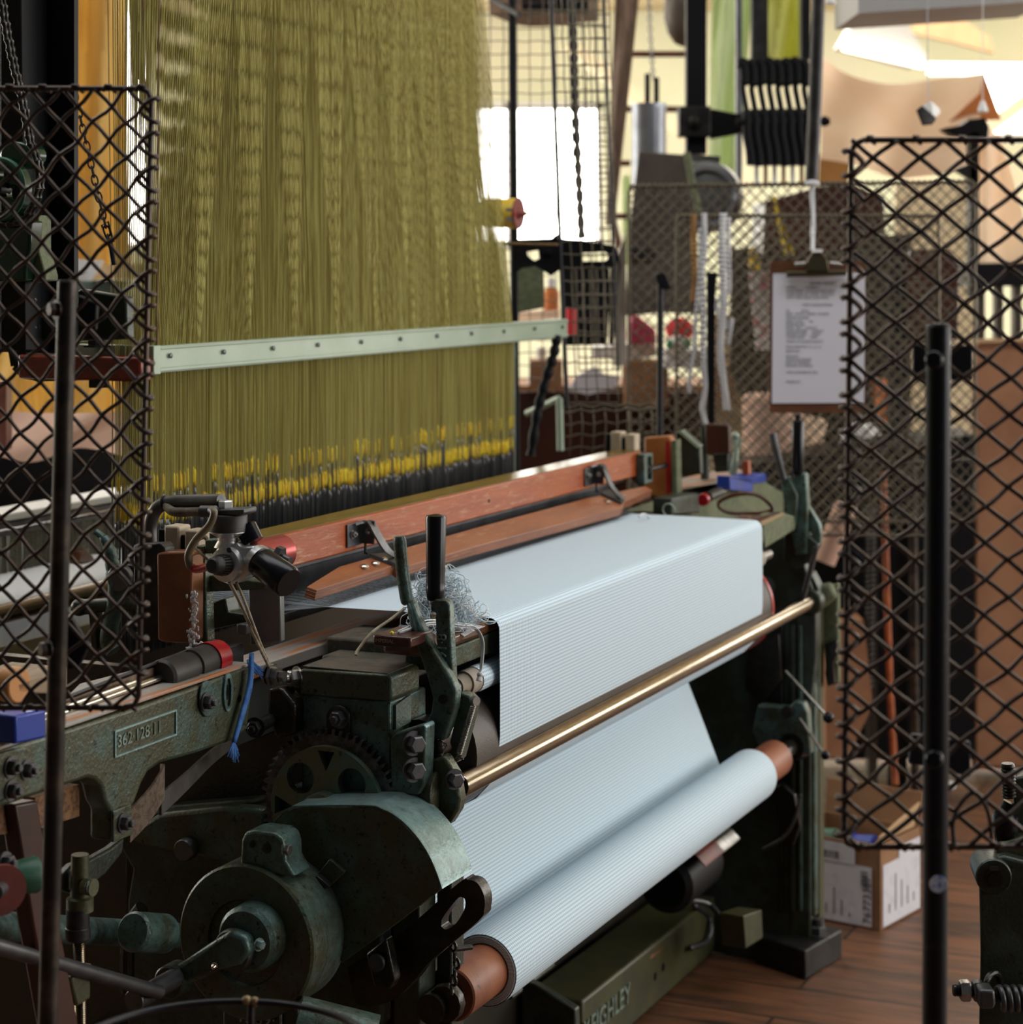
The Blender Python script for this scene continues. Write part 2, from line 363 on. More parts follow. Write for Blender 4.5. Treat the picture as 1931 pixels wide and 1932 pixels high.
ce = MB(); ce.hexa([(-9.2, 3, 4.15), (6.8, 3, 4.15), (6.8, 13.2, 2.95), (-9.2, 13.2, 2.95), (-9.2, 3, 4.25), (6.8, 3, 4.25), (6.8, 13.2, 3.05), (-9.2, 13.2, 3.05)])
st('ceiling', ce, 'cream')
for i, (xa, xb) in enumerate(((.3, 1.3), (3.4, 2.3), (4.4, 3.6))):
    st('trim_%d' % (i+1), MB().hexa([(xa, 12.4, 2.7), (xa+.12, 12.4, 2.7), (xb+.12, 12.4, 1.9), (xb, 12.4, 1.9), (xa, 12.55, 2.7), (xa+.12, 12.55, 2.7), (xb+.12, 12.55, 1.9), (xb, 12.55, 1.9)]), 'cream')

# ------------------------------------------------------------------ woven cloth, rollers and rail
BA0, BA1 = .119, 1.33
def cloth():
    prof = [(-.262, .953), (-.14, .9535), (-.02, .953)]
    for i in range(1, 7):
        t = math.pi/2*i/6; prof.append((-.012+.016*math.sin(t), .937+.016*math.cos(t)))
    prof += [(.005, .86), (.005, .79)]
    for i in range(1, 10):
        t = -i/9*2.75; prof.append((-.09+.095*math.cos(t), .775+.095*math.sin(t)))
    prof += [(-.188, .715), (-.17, .69), (-.125, .585), (-.078, .47)]
    vs, uv, fs = [], [], []; n = 60; s = 0
    for i, (b, h) in enumerate(prof):
        if i: s += math.hypot(b-prof[i-1][0], h-prof[i-1][1])
        for j in range(n+1):
            t = j/n; a0 = BA0; a1 = BA1
            if i == 0: a0 -= .012
            if i == 1: a0 -= .004
            a = a0+(a1-a0)*t
            vs.append(L(a, b, h)); uv.append((a, s))
    for i in range(len(prof)-1):
        for j in range(n): fs.append((i*(n+1)+j, i*(n+1)+j+1, (i+1)*(n+1)+j+1, (i+1)*(n+1)+j))
    m = MB(); m.add(vs, fs); return m, uv
m, uv = cloth()
tag(part('woven_cloth', m, 'cloth', uv=uv, sharp=3), 'wide sheet of pale blue and white gingham drawn over the breast beam', 'cloth')

RB, RH = -.02, .462
roll = thing('cloth_beam', L(.7, RB, RH-.05), 'low roll of finished gingham on an orange brown tube', 'roll')
vs, uv, fs = [], [], []
for a in (.119, 1.341):
    for i in range(49):
        t = 2*math.pi*i/48+2; vs.append(L(a, RB+.05*math.cos(t), RH+.05*math.sin(t))); uv.append((a, .05*t))
fs = [(i, i+1, i+50, i+49) for i in range(48)]
m = MB(); m.add(vs, fs)
part('rolled_cloth', m, 'cloth', roll, uv=uv, sharp=3)
m = MB(); vs, uv, fs = [], [], []      # the wound layers seen on the end
for k in range(9):
    r0 = .0375+k*.0014; dz = .0012 if k % 2 else 0
    for a in (.119,):
        for i in range(49):
            t = 2*math.pi*i/48; vs.append(L(a+.0005-dz, RB+r0*math.cos(t), RH+r0*math.sin(t))); uv.append((r0*t*1.0, .0039))
fs = [(k*49+i, k*49+i+1, (k+1)*49+i+1, (k+1)*49+i) for k in range(8) for i in range(48)]
m.add(vs, fs); part('rolled_edge', m, 'cloth', roll, uv=uv, sharp=.3)
part('core_tube', MB().rev(L(.012, RB, RH), U, [(0, .034), (.002, .0365), (1.478, .0365), (1.48, .034)], 40), 'core', roll)
part('gudgeon', MB().rev(L(-.05, RB, RH), U, [(0, .02), (.062, .02)], 24).rev(L(1.49, RB, RH), U, [(0, .016), (.17, .016)], 24), 'oil', roll)

tag(part('chrome_rail', MB().rev(L(-.005, 0, .748), U, [(0, .015), (.002, .0165), (1.68, .0165)], 32), 'bronze', sharp=.8), 'polished bronze coloured rail crossing in front of the gingham cloth', 'rail')
dr = thing('take_up_roller', L(.7, -.09, .68), 'dark sandpaper covered roller behind the falling cloth', 'roller')
part('drum', MB().rev(L(.045, -.09, .775), U, [(0, .085), (.002, .0935), (1.36, .0935), (1.362, .085)], 48), mat('brown emery cloth', (.05, .036, .03), (.035, .026, .022), 9, rough=.45, bump=.3, bscale=500), dr)
part('end_band', MB().rev(L(1.395, -.09, .775), U, [(0, .095), (.012, .095)], 48), 'red', dr, label='red rim at the far end')
part('shaft', MB().cyl(L(-.06, -.09, .775), L(1.7, -.09, .775), .02), 'dksteel', dr)
gr = thing('guide_roller', L(.7, -.022, .85), 'thin roller wrapped in gingham under the breast beam', 'roller')
vs, uv = [], []
for a in (.085, 1.33):
    for i in range(33):
        t = 2*math.pi*i/32; vs.append(L(a, -.022+.0185*math.cos(t), .872+.0185*math.sin(t))); uv.append((a, .0185*t))
m = MB(); m.add(vs, [(i, i+1, i+34, i+33) for i in range(32)]); part('cloth_wrap', m, 'cloth', gr, uv=uv, sharp=3)
part('roller_body', MB().rev(L(.055, -.022, .872), U, [(0, .012), (.0, .0175), (1.33, .0175), (1.33, .01)], 32), mat('grey felt', (.35, .31, .26), (.28, .24, .2), 30, rough=.8), gr)
part('pivot', MB().cyl(L(.0, -.022, .872), L(1.45, -.022, .872), .011), 'steel', gr)

# warp between the cloth and the reed, and behind it
m = MB()
for i in range(330):
    a = .09+1.26*i/329; a2 = .055+1.33*i/329; up = .034 if (i*7) % 5 < 2 else -.012
    m.tube([L(max(a, .107), -.262, .953), L(a2, -.335, .952+up*.35), L(a2, -.60, .952+up)], .0006, 3, caps=False)
tag(part('warp_threads', m, mat('grey blue warp', (.36, .41, .45), rough=.8), sharp=3), 'grey blue warp threads fanning into the reed behind the cloth', 'threads', kind='stuff')

# ------------------------------------------------------------------ harness of the loom
HB = -.574
hs = thing('jacquard_harness', L(.8, -.61, .86), 'tall olive yellow curtain of harness cords above the loom', 'harness')
cords, slv, hed, tips, brn = MB(), MB(), MB(), MB(), MB()
SEC, NJ, ROWS = 9, 36, 10
for s in range(SEC):
    for r in range(ROWS):
        b = -.58-.057*r/(ROWS-1)
        for j in range(NJ):
            a = .112+1.365*(s+(j+random.uniform(.3, .7)+r/ROWS)/NJ)/SEC
            jt = (j+r/ROWS)/NJ
            at = .27+.60*jt+.05*(s/SEC-.5)
            bt = -.60-.18*r/(ROWS-1)
            if random.random() < .02: continue
            bot = 1.066+random.uniform(-.006, .006)
            if random.random() < .25: bot += .045
            k = .28
            if s == 0 and j < 5 and random.random() < .45: continue
            rr = random.uniform(.0007, .00092)
            p1 = L(a, b, 1.285)
            p2 = p1.lerp(L(at, bt, 4.3), .25)
            cords.tube([L(a, b, bot+.012), p1, p2], rr, 4, caps=False)
            slv.tube([L(a, b, bot+.016), L(a, b, bot+.008), L(a, b, bot-.008), L(a, b, bot-.016)], [.0005, .0014, .0013, .0004], 5)
            hed.tube([L(a, b, bot-.014), L(a, b, .86)], .0010, 3, caps=False)
            if random.random() < .5: tips.tube([L(a, b, bot-.016), L(a, b, bot-.027)], .0013, 4)
part('cords', cords, 'cord', hs, sharp=3, kind='stuff')
part('sleeves', slv, 'sleeve', hs, sharp=3, kind='stuff', label='bright yellow thread eyes')
part('heddles', hed, 'heddle', hs, sharp=3, kind='stuff', label='dark heddle wires')
part('heddle_tips', tips, 'tip', hs, sharp=3, kind='stuff')
for x0, y0, x1, y1, b in ((222, 0, 224, 480, -.66), (270, 0, 283, 620, -.60), (262, 60, 262, 150, -.63), (300, 0, 296, 660, -.578)):
    brn.tube([B(b, x0, y0), B(b, x1, y1)], .0012, 4)
part('loose_cords', brn, mat('brown loose cord', (.13, .065, .03), rough=.8), hs)

bar = thing('comber_frame', L(.8, -.60, 1.275), 'pale green steel guide frame holding the harness cords', 'frame')
for nm, b0, b1 in (('front_rail', -.578, -.572), ('back_rail', -.80, -.794)):
    m = MB().box(.146, 1.749, b0, b1, 1.279, 1.320).box(.146, 1.749, b0-.018, b0, 1.316, 1.320).box(.146, 1.749, b0-.018, b0, 1.279, 1.283)
    if b1 > -.6: m.box(.146, 1.749, b1, b1+.0022, 1.281, 1.287).box(.146, 1.749, b1, b1+.0022, 1.3145, 1.318)
    o = part(nm, m, 'ltgreen', bar, .0012)
m = MB().box(.128, .148, -.805, -.570, 1.277, 1.321); part('end_plate', m, 'ltgreen', bar, .0015)
for x, y in ((322, 671), (423, 664), (516, 657), (601, 650.5), (683, 645), (757, 639.5), (826, 634), (891, 629), (952, 625), (1010, 620), (1062, 617)):
    p = B(-.5698, x, y); m = MB().rev(p, WV, [(0, .0042), (.0015, .0040), (.002, .003)], 14)
    part('screw', m, 'dksteel', bar)
o = part('end_block', MB().box(.098, .128, -.797, -.573, 1.268, 1.305), 'redlac', bar, .004, label='red lacquered wooden end block')
st_ = MB()   # black bent strap carrying the block
path = [A(.11, 21, 560), A(.11, 22, 660), A(.11, 27, 690), A(.11, 44, 706), A(.11, 75, 711), A(.11, 250, 707)]
for i in range(len(path)-1):
    d = (path[i+1]-path[i]).normalized(); nrm = d.cross(U)*.007
    st_.hexa([path[i]-nrm, path[i+1]-nrm, path[i+1]-nrm+U*.06, path[i]-nrm+U*.06, path[i]+nrm, path[i+1]+nrm, path[i+1]+nrm+U*.06, path[i]+nrm+U*.06])
part('strap', st_, 'black', bar)
m = MB().thread(A(.113, 184, 655), A(.113, 184, 618), .007, .003); part('stud', m, 'dksteel', bar)
m = MB().rev(A(.113, 183, 655), Z, [(0, .021), (.003, .021), (.003, .014), (.018, .014)], 6); part('nut', m, 'black', bar)
part('nut', MB().rev(A(.113, 187, 731), Z, [(0, .016), (.016, .016)], 6), 'black', bar)

# ------------------------------------------------------------------ beater (sley) with its hinged fly board
bt = thing('beater', L(.7, -.32, .80), 'orange red varnished wooden beater spanning the loom behind the cloth', 'beater')
part('cap_rail', MB().box(.0, 1.485, -.352, -.30, 1.012, 1.062), 'redwood', bt, .003)
part('cap_top', MB().box(.001, 1.484, -.352, -.3025, 1.062, 1.0635), 'capside', bt, label='worn yellow brown top of the rail')
part('knot_hole', MB().rev(B(-.2999, 923, 945), WV, [(0, .0035), (.0003, .0035)], 12), 'black', bt)
m = MB()
for i in range(420):
    a = .03+1.37*i/419; m.hexa([L(a,-.338,.935),L(a+.0017,-.338,.935),L(a+.0017,-.333,.935),L(a,-.333,.935),L(a,-.338,1.012),L(a+.0017,-.338,1.012),L(a+.0017,-.333,1.012),L(a,-.333,1.012)])
part('reed', m, 'dksteel', bt, smooth=False, kind='stuff')
part('reed_channel', MB().box(.0, 1.47, -.347, -.331, .998, 1.012).box(.0, 1.47, -.347, -.331, .925, .940), 'dksteel', bt, .002)
part('race_board', MB().box(-.13, 1.60, -.322, -.262, .885, .902), 'racewood', bt, .002)
part('sley_beam', MB().box(-.13, 1.60, -.345, -.268, .80, .885), 'greysheet', bt, .003)
# hinged board below the rail: sloping plank with narrowed ends
BP = B(-.25, 900, 1030)
def on_board(x, y, up=0):      # point of the plank's sloping top surface
    r = _ray(x, y); n = (WV*.032+Z*.05).normalized(); t = (BP-Vector((0, 0, CH))).dot(n)/r.dot(n); return r*t+Z*CH+n*up
brd = [(579, 1107), (640, 1069), (900, 995), (1107, 940), (1217, 917), (1231, 924), (1180, 946), (1174, 958), (900, 1030), (752, 1073), (744, 1066), (598, 1113)]
dn = Z*-.0155-WV*.004
fb = part('fly_board', MB().prism([on_board(*p) for p in brd], dn), 'board', bt, .0008)
m = MB()
for k in (.3, .62, .9):
    for e in ((0, 11), (11, 10), (9, 8), (7, 6), (6, 5)): 
        p, q = on_board(*brd[e[0]])+dn*k, on_board(*brd[e[1]])+dn*k; o_ = (WV*.9-U*.4)*.0002; m.tube([p+o_, q+o_], .0006, 4)
part('ply_layers', m, 'plyedge', fb)
def hinge(px0, py0, px1, py1, arm, rivets, foot):
    p = [B(-.2995, *q) for q in ((px0, py0), (px1, py0-.28*(px1-px0)), (px1, py1-.28*(px1-px0)), (px0, py1))]
    pl = part('hinge_plate', MB().prism(p, WV*.003), 'dksteel', bt, .001)
    cx, cy = (px0*.6+px1*.4), (py0+py1)/2-4
    part('plate_bolt', MB().hexbolt(B(-.296, cx, cy), WV, .005), 'steel', pl)
    q0 = B(-.296, px1, py0-.28*(px1-px0)); q1 = B(-.296, px1, py1-.28*(px1-px0))
    part('hinge_ear', MB().prism([q0, q1, q1+WV*.02, q0+WV*.022], U*.004), 'dksteel', pl, .001)
    part('pivot_screw', MB().hexbolt(q0.lerp(q1, .45)+WV*.012-U*.001, -U, .004), 'steel', pl)
    part('hinge_tongue', MB().tube([q1+WV*.006, q1+WV*.006-Z*.014, on_board(px1+10, py1+12, .002)], .0022, 6), 'iron', pl)
    n_ = len(arm); pts = smoothpath([B(-.292+.035*i/(n_-1), *a) for i, a in enumerate(arm[:-1])]+[on_board(*arm[-1], .004)], 6); m = MB()
    for i in range(len(pts)-1):
        d = (pts[i+1]-pts[i]).normalized(); w_ = U*.010; n2 = d.cross(U).normalized()*.0016; p, q = pts[i], pts[i+1]
        m.hexa([p-w_-n2, q-w_-n2, q+w_-n2, p+w_-n2, p-w_+n2, q-w_+n2, q+w_+n2, p+w_+n2])
    part('spring_arm', m, 'dksteel', pl)
    part('arm_foot', MB().prism([on_board(*f, .001) for f in foot], Z*.005), 'iron', pl)
    for r in rivets: part('rivet', MB().ball(on_board(*r, .002), .0075, (1, 1, .5)), 'bright', pl)
hinge(653, 990, 683, 1034, [(678, 988), (694, 984), (702, 990), (713, 1010), (731, 1038), (750, 1056)], [(686, 1071), (707, 1065), (722, 1057)], [(698, 1052), (726, 1050), (752, 1062), (748, 1072), (735, 1066)])
hinge(1102, 884, 1120, 918, [(1121, 879), (1134, 877), (1140, 882), (1145, 896), (1156, 920), (1175, 946)], [(1146, 948), (1171, 937)], [(1134, 935), (1144, 930), (1161, 932), (1177, 947), (1172, 953)])
# cast end bracket of the beater at the far end
m = MB().box(1.455, 1.475, -.30, -.282, .995, 1.058).box(1.475, 1.515, -.298, -.286, .995, 1.003).box(1.475, 1.515, -.298, -.286, 1.048, 1.056).box(1.51, 1.518, -.298, -.286, .995, 1.056)
part('end_bracket', m, 'teal', bt, .003)
part('bracket_back', MB().box(1.475, 1.51, -.30, -.297, 1.0, 1.05), 'ltgreen', bt)
part('clamp_bolt', MB().hexbolt(L(1.49, -.295, 1.024), WV, .009).cyl(L(1.5, -.285, 1.024), L(1.59, -.285, 1.024), .005), 'iron', bt)
# pads standing on the rail at either end
for a0, hh in ((1.47, 1.10), (-.16, 1.095)):
    bp = thing('picker_pad', L(a0, -.34, hh-.05), 'upright pair of worn cream pads at the ' + ('far' if a0 > 0 else 'near') + ' end of the beater', 'pad')
    for k, (b0, b1) in enumerate(((-.362, -.338), (-.330, -.308))):
        part('pad', MB().box(a0, a0+.03, b0, b1, hh-.065, hh-(.004 if k else 0)), mat('worn cream pad', (.52, .43, .31), (.38, .29, .2), 18, rough=.6), bp, .003)
    part('backing', MB().box(a0-.008+.01, a0+.04, -.372, -.362, hh-.065, hh-.006).box(a0+.004, a0+.03, -.338, -.330, hh-.065, hh-.012), 'black', bp, .001)

# ------------------------------------------------------------------ near shuttle box with its cast number, buffer and sensor
sb = thing('shuttle_box', A(-.4, 230, 1560), 'long green cast shuttle box arm with raised number at the left end', 'shuttle box')
BS = -.20
out = [(-60, 1432), (127, 1375), (270, 1329), (371, 1293), (473, 1253), (478, 1300), (468, 1378), (439, 1398), (371, 1422), (304, 1440), (280, 1457), (268, 1480), (250, 1530), (243, 1574), (209, 1589), (209, 1530), (199, 1514), (192, 1484), (180, 1472), (165, 1469), (84, 1496), (-60, 1545)]
part('cast_arm', MB().prism([B(BS, *p) for p in out], -WV*.03), 'green', sb, .005, sharp=.5, segs=3)
part('top_ledge', MB().prism([B(BS, *p) for p in ((-60, 1429), (473, 1250), (473, 1256), (-60, 1436))], -WV*.034), 'racewood', sb, .001)
org = B(BS, 216, 1413)
nm = MB().text('362·128·11', .0205, org+Z*.0005+U*.004, U, Z, .0026)
np_ = part('number_plate', MB().plate([[(-.001, -.010), (.128, -.010), (.128, .021), (-.001, .021)], [(.001, -.008), (.126, -.008), (.126, .019), (.001, .019)]], org, U, Z, .002), 'teal', sb)
part('number', nm, 'letters', sb, label='raised cast number 362·128·11')
part('oval_boss', MB().prism([B(BS+.001, 388+math.cos(t)*14, 1318+math.sin(t)*34) for t in [i*math.pi/12 for i in range(24)]], WV*.003), 'teal', sb, .001)
part('arm_bolt', MB().hexbolt(B(BS+.004, 388, 1324), WV, .009), 'dksteel', sb)
part('oval_slot', MB().plate([[(.011*math.cos(t), .024*math.sin(t)) for t in [i*math.pi/12 for i in range(24)]], [(.006*math.cos(t), .018*math.sin(t)) for t in [i*math.pi/12 for i in range(24)]]], B(BS, 428, 1306), U, Z, .003), 'teal', sb, .0006)
part('slot_void', MB().rev(B(BS+.0002, 428, 1306), WV, [(0, .0058), (.0004, .0058)], 20).rev(B(BS+.0002, 428, 1312), WV, [(0, .0058), (.0004, .0058)], 20).rev(B(BS+.0002, 428, 1300), WV, [(0, .0058), (.0004, .0058)], 20).rev(B(BS+.0002, 452, 1318), WV, [(0, .0048), (.0004, .0048)], 20), 'black', sb)
part('bolt_plate', MB().prism([B(BS+.001, *p) for p in ((-60, 1438), (20, 1412), (42, 1408), (54, 1416), (56, 1440), (40, 1494), (-60, 1530))], WV*.005), 'green', sb, .002)
for x, y in ((19, 1447), (50, 1452), (20, 1491)): part('plate_bolt', MB().hexbolt(B(BS+.006, x, y), WV, .0085), 'dksteel', sb)
part('lug', MB().prism([B(BS+.0005, *p) for p in ((209, 1530), (243, 1516), (246, 1574), (209, 1589))], WV*.004), 'green', sb, .001)
part('lug_bolt', MB().hexbolt(B(BS+.005, 232, 1552), WV, .0085), 'dksteel', sb)
# webbing loop and leather belt
m = MB(); pts = smoothpath([B(BS+.004, 246, 1548), B(BS+.006, 280, 1512), B(BS+.006, 302, 1480), B(BS-.005, 311, 1462), B(BS-.03, 306, 1460)], 6)
for i in range(len(pts)-1): m.hexa([pts[i]-Z*.026, pts[i+1]-Z*.026, pts[i+1]-Z*.026-WV*.003, pts[i]-Z*.026-WV*.003, pts[i]+Z*.012, pts[i+1]+Z*.012, pts[i+1]+Z*.012-WV*.003, pts[i]+Z*.012-WV*.003])
part('webbing_loop', m, 'webbing', sb)
m = MB(); pts = smoothpath([B(BS-.01, 305, 1518), B(BS-.02, 350, 1478), B(BS-.03, 400, 1430), B(BS-.04, 440, 1400)], 6)
for i in range(len(pts)-1): w0, w1 = .013-.006*i/len(pts), .013-.006*(i+1)/len(pts); m.hexa([pts[i]-Z*w0, pts[i+1]-Z*w1, pts[i+1]-Z*w1-WV*.004, pts[i]-Z*w0-WV*.004, pts[i]+Z*w0, pts[i+1]+Z*w1, pts[i+1]+Z*w1-WV*.004, pts[i]+Z*w0-WV*.004])
part('leather_belt', m, 'belt', sb)
m = MB().prism([B(BS-.03, *p) for p in ((-40, 1530), (22, 1514), (22, 1572), (-40, 1580))], -WV*.02); m.prism([B(BS-.03, *p) for p in ((66, 1505), (150, 1480), (150, 1540), (66, 1566))], -WV*.02)
part('webbing_pad', m, 'tanweb', sb)
ps = part('picking_stick', MB().prism([B(BS-.015, *p) for p in ((28, 1518), (72, 1510), (92, 1640), (118, 1770), (150, 1940), (98, 1940), (62, 1740), (42, 1610))], -WV*.022), 'darkwood', sb, .003)
# buffer on its spindle
bf = thing('spindle_buffer', B(-.235, 330, 1300), 'black rubber buffer with a red ring on a bright spindle', 'buffer')
p0, p1 = B(-.235, 304, 1278), B(-.235, 410, 1240)
Ub = (p1-p0).normalized(); Lb = (p1-p0).length
part('rubber_sleeve', MB().rev(p0, Ub, [(0, .010), (0, .0185), (.004, .0215), (Lb*.42, .0215), (Lb*.43, .019), (Lb*.50, .019), (Lb*.51, .0215), (Lb*.8, .0215)], 32), 'rubber', bf, sharp=.5)
part('red_ring', MB().rev(p0+Ub*Lb*.8, Ub, [(0, .0235), (Lb*.10, .0235), (Lb*.11, .0222), (Lb*.22, .0222)], 32), 'red', bf)
part('spindle', MB().cyl(p0-Ub*.42, p0+Ub*.02, .0042, n=16).cyl(p0-Ub*.42+Z*.006, p0-Ub*.05+Z*.006, .0025, n=10), 'bright', bf)
m = MB().prism([B(-.225, *p) for p in ((422, 1222), (461, 1212), (461, 1264), (440, 1270), (422, 1262))], -WV*.05)
part('end_block', m, 'iron', bf, .002)
# flat plates, wooden shelf and blue plastic block
m = MB().hexa([B(-.24, 130, 1317), B(-.24, 362, 1228), B(-.33, 420, 1226), B(-.33, 150, 1295), B(-.24, 130, 1310), B(-.24, 362, 1221), B(-.33, 420, 1221), B(-.33, 150, 1290)])
o = part('slide_plate', m, 'dksteel', sb, .001)
part('side_plate', MB().prism([B(-.245, *p) for p in ((120, 1324), (362, 1232), (362, 1285), (120, 1372))], -WV*.004), 'belting', sb)
part('shelf', MB().prism([B(-.25, *p) for p in ((32, 1290), (128, 1258), (128, 1310), (36, 1308))], -WV*.08), mat('pale plank', (.28, .20, .12), (.2, .14, .08), 8, rough=.6, rot=ANG, stretch=(1, 8, 8)), sb, .002)
pk = thing('picker_block', B(BS, 40, 1400), 'blue plastic picker block on the far left of the shuttle box', 'picker')
v = lambda b, x, y: B(b, x, y)
part('block', MB().prism([v(-.165, 29, 1350), v(-.165, 88, 1337), v(-.165, 88, 1392), v(-.165, 29, 1405)], -WV*.055), 'blue', pk, .003)
part('bore', MB().rev(A(-.7295, 4, 1383), -U, [(0, .012), (.002, .012), (.002, .008)], 24), 'brownwood', pk)
tag(part('buffer_roller', MB().rev(B(-.27, 10, 1290), WV, [(0, .02), (.02, .02)], 24), mat('orange wood', (.5, .22, .06), rough=.5), bevel=.002), 'small orange wooden roller behind the blue picker block', 'roller')

# box front swell: brown metal block between black plates
sw = thing('box_swell', A(-.2, 330, 1215), 'brown metal swell block standing between black plates', 'swell')
AS = -.215
def upr(x0, x1, y0, y1, a, d): return MB().prism([A(a, x0, y0), A(a, x1, y0), A(a, x1, y1), A(a, x0, y1)], U*d)
part('brown_face', MB().prism([A(AS, *p) for p in ((295, 1044), (304, 1042), (356, 1040), (362, 1046), (362, 1212), (356, 1214), (310, 1213), (297, 1208))], U*.03), 'copper', sw, .003)
part('black_plate', MB().prism([A(AS+.005, *p) for p in ((252, 1028), (290, 1026), (302, 1024), (310, 1032), (311, 1040), (300, 1212), (270, 1212), (252, 1110))], U*.025), 'iron', sw, .002)
part('green_post', MB().prism([A(AS+.03, *p) for p in ((368, 1030), (386, 1030), (391, 1212), (375, 1214))], U*.02), 'green', sw, .002)
part('cross_bar', MB().prism([A(AS+.03, *p) for p in ((386, 1018), (520, 1015), (522, 1040), (386, 1045))], U*.02).prism([A(AS+.04, *p) for p in ((388, 1085), (505, 1100), (500, 1112), (388, 1117))], U*.02), 'green', sw, .002)
lint = MB()
for i in range(110): lint.ball(A(AS-.001, 366+random.gauss(0, 4.5), 1118+i), random.uniform(.0007, .002), (1, 1, 1.8), n=6)
for i in range(60): lint.ball(A(AS-.006, 374+random.gauss(0, 9), 1222+random.gauss(0, 5)), random.uniform(.0015, .0038), n=6)
tag(part('lint_clump', lint, 'lint', sharp=3), 'clump of white fluff caught beside the brown swell block', 'lint', kind='stuff')
# steel guide plate beyond
part('guide_plate', MB().prism([A(-.16, *p) for p in ((468, 1112), (528, 1100), (530, 1212), (472, 1218))], U*.012), 'greysheet', sw, .002)
part('small_casting', MB().prism([A(-.15, *p) for p in ((390, 1140), (425, 1128), (430, 1155), (470, 1160), (472, 1172), (392, 1190))], U*.03), 'dkgreen', sw, .002)

# sensor head hanging on a bent tube
se = thing('sensor_head', A(-.3, 425, 1110), 'aluminium sensor head with black knobs hanging from a bent grey tube', 'sensor')
AQ = -.30
c = A(AQ, 425, 1066)
part('body', MB().rev(c+U*.006, U, [(0, .018), (.004, .024), (.006, .0255), (.030, .0255), (.034, .022)], 40), 'alu', se)
part('front_disc', MB().rev(c-U*.002, U, [(0, .0185), (.001, .0212), (.010, .0222)], 40), 'alu', se)
part('disc_screw', MB().rev(A(AQ-.003, 432, 1038), U, [(0, .0034), (.002, .0034)], 14), 'dksteel', se)
part('side_lug', MB().prism([A(AQ+.01, *p) for p in ((444, 1022), (452, 1032), (478, 1031), (478, 1076), (452, 1094), (430, 1096))], U*.022), 'alu', se, .003)
part('neck', MB().rev(A(AQ+.02, 430, 1032), Z, [(0, .017), (.008, .0125), (.012, .013), (.019, .024), (.021, .024)], 28), 'alu', se)
part('black_collar', MB().rev(A(AQ+.02, 430, 1006), Z, [(0, .020), (.003, .0245), (.0225, .0245), (.024, .0235)], 36), 'rubber', se)
part('clamp_plate', MB().prism([A(AQ+.005, *p) for p in ((404, 966), (416, 961), (460, 960), (460, 970), (450, 974), (406, 972))], U*.032), 'dksteel', se, .002)
part('top_nut', MB().rev(A(AQ+.02, 426, 961), Z, [(0, .0095), (.010, .0095), (.0115, .008)], 6), 'alu', se)
part('tube_arm', MB().tube(smoothpath([A(AQ+.035, 284, 1022), A(AQ+.035, 284, 990), A(AQ+.035, 294, 962), A(AQ+.035, 316, 949), A(AQ+.03, 360, 946), A(AQ+.02, 418, 945)], 6), .0088, 16), 'dksteel', se, sharp=1)
part('tube_tie', MB().ring(A(AQ+.034, 312, 950), A(AQ+.034, 320, 948)-A(AQ+.034, 312, 950), .0092, .0014), 'black', se)
part('hose', MB().tube(smoothpath([A(AQ+.03, 314, 955), A(AQ+.02, 330, 966), A(AQ+.02, 375, 965), A(AQ+.01, 405, 964)], 5), .006, 12), mat('fluffy grey hose', (.2, .17, .12), (.12, .1, .07), 60, rough=.9, bump=.4), se)
part('hose_sleeve', MB().cyl(A(AQ+.0, 380, 965), A(AQ+.0, 407, 965), .0075), 'dksteel', se)
part('cable', MB().tube(smoothpath([A(AQ-.012, 398, 962), A(AQ-.018, 404, 968), A(AQ-.02, 396, 990), A(AQ-.022, 370, 1018), A(AQ-.024, 356, 1045), A(AQ-.024, 357, 1064), A(AQ-.022, 362, 1071)], 6), .0048, 12), mat('grubby tan cable', (.2, .16, .09), (.12, .09, .05), 40, rough=.45), se, sharp=1)
part('red_boot', MB().tube(smoothpath([A(AQ-.022, 361, 1070), A(AQ-.022, 372, 1074), A(AQ-.03, 395, 1068)], 5), [.0042]+[.0052]*10, 14), 'red', se, sharp=1)
d = (c-A(AQ-.05, 404, 1068)).normalized()
p = A(AQ-.035, 399, 1067); q = c
m = MB().rev(p, q-p, [(0, .0075), (.002, .0095), (.012, .0105), (.013, .0112), (.015, .0115), ((q-p).length-.004, .0132), ((q-p).length, .0132)], 30)
pl = part('black_plug', m, 'rubber', se)
m = MB(); ax = (q-p).normalized(); x_, y_ = frame(ax); ln = (q-p).length
for i in range(20):
    t = 2*math.pi*i/20; d_ = x_*math.cos(t)+y_*math.sin(t); m.tube([p+ax*.016+d_*.0115, p+ax*(ln-.005)+d_*.0130], .0009, 5)
part('plug_ribs', m, 'plastic', pl)
part('red_tube', MB().rev(A(AQ+.04, 470, 1056), U, [(0, .0225), (.08, .0225)], 36), 'redtube', se)
p, q = A(AQ+.01, 461, 1008), A(AQ+.01, 486, 1022)
part('small_knob', MB().rev(A(AQ+.035, 479, 1023), (A(AQ, 464, 995)-A(AQ, 479, 1023)), [(0, .0135), (.021, .0145), (.023, .013)], 28), 'plastic', se)
p, q = A(AQ+.02, 492, 1060), A(AQ+.005, 546, 1100)
kb = part('large_knob', MB().rev(p, q-p, [(0, .018), (.004, .0195), ((q-p).length-.004, .0205), ((q-p).length, .018)], 36), 'plastic', se)
part('knob_ferrule', MB().rev(p-(q-p).normalized()*.010, q-p, [(0, .0185), (.010, .0195)], 36), 'alu', se)
part('stud_nut', MB().cyl(A(AQ+.05, 505, 1038), A(AQ+.04, 548, 1058), .0045).rev(A(AQ+.045, 522, 1044), A(AQ, 548, 1058)-A(AQ, 505, 1038), [(0, .011), (.008, .011)], 6), 'dksteel', se)
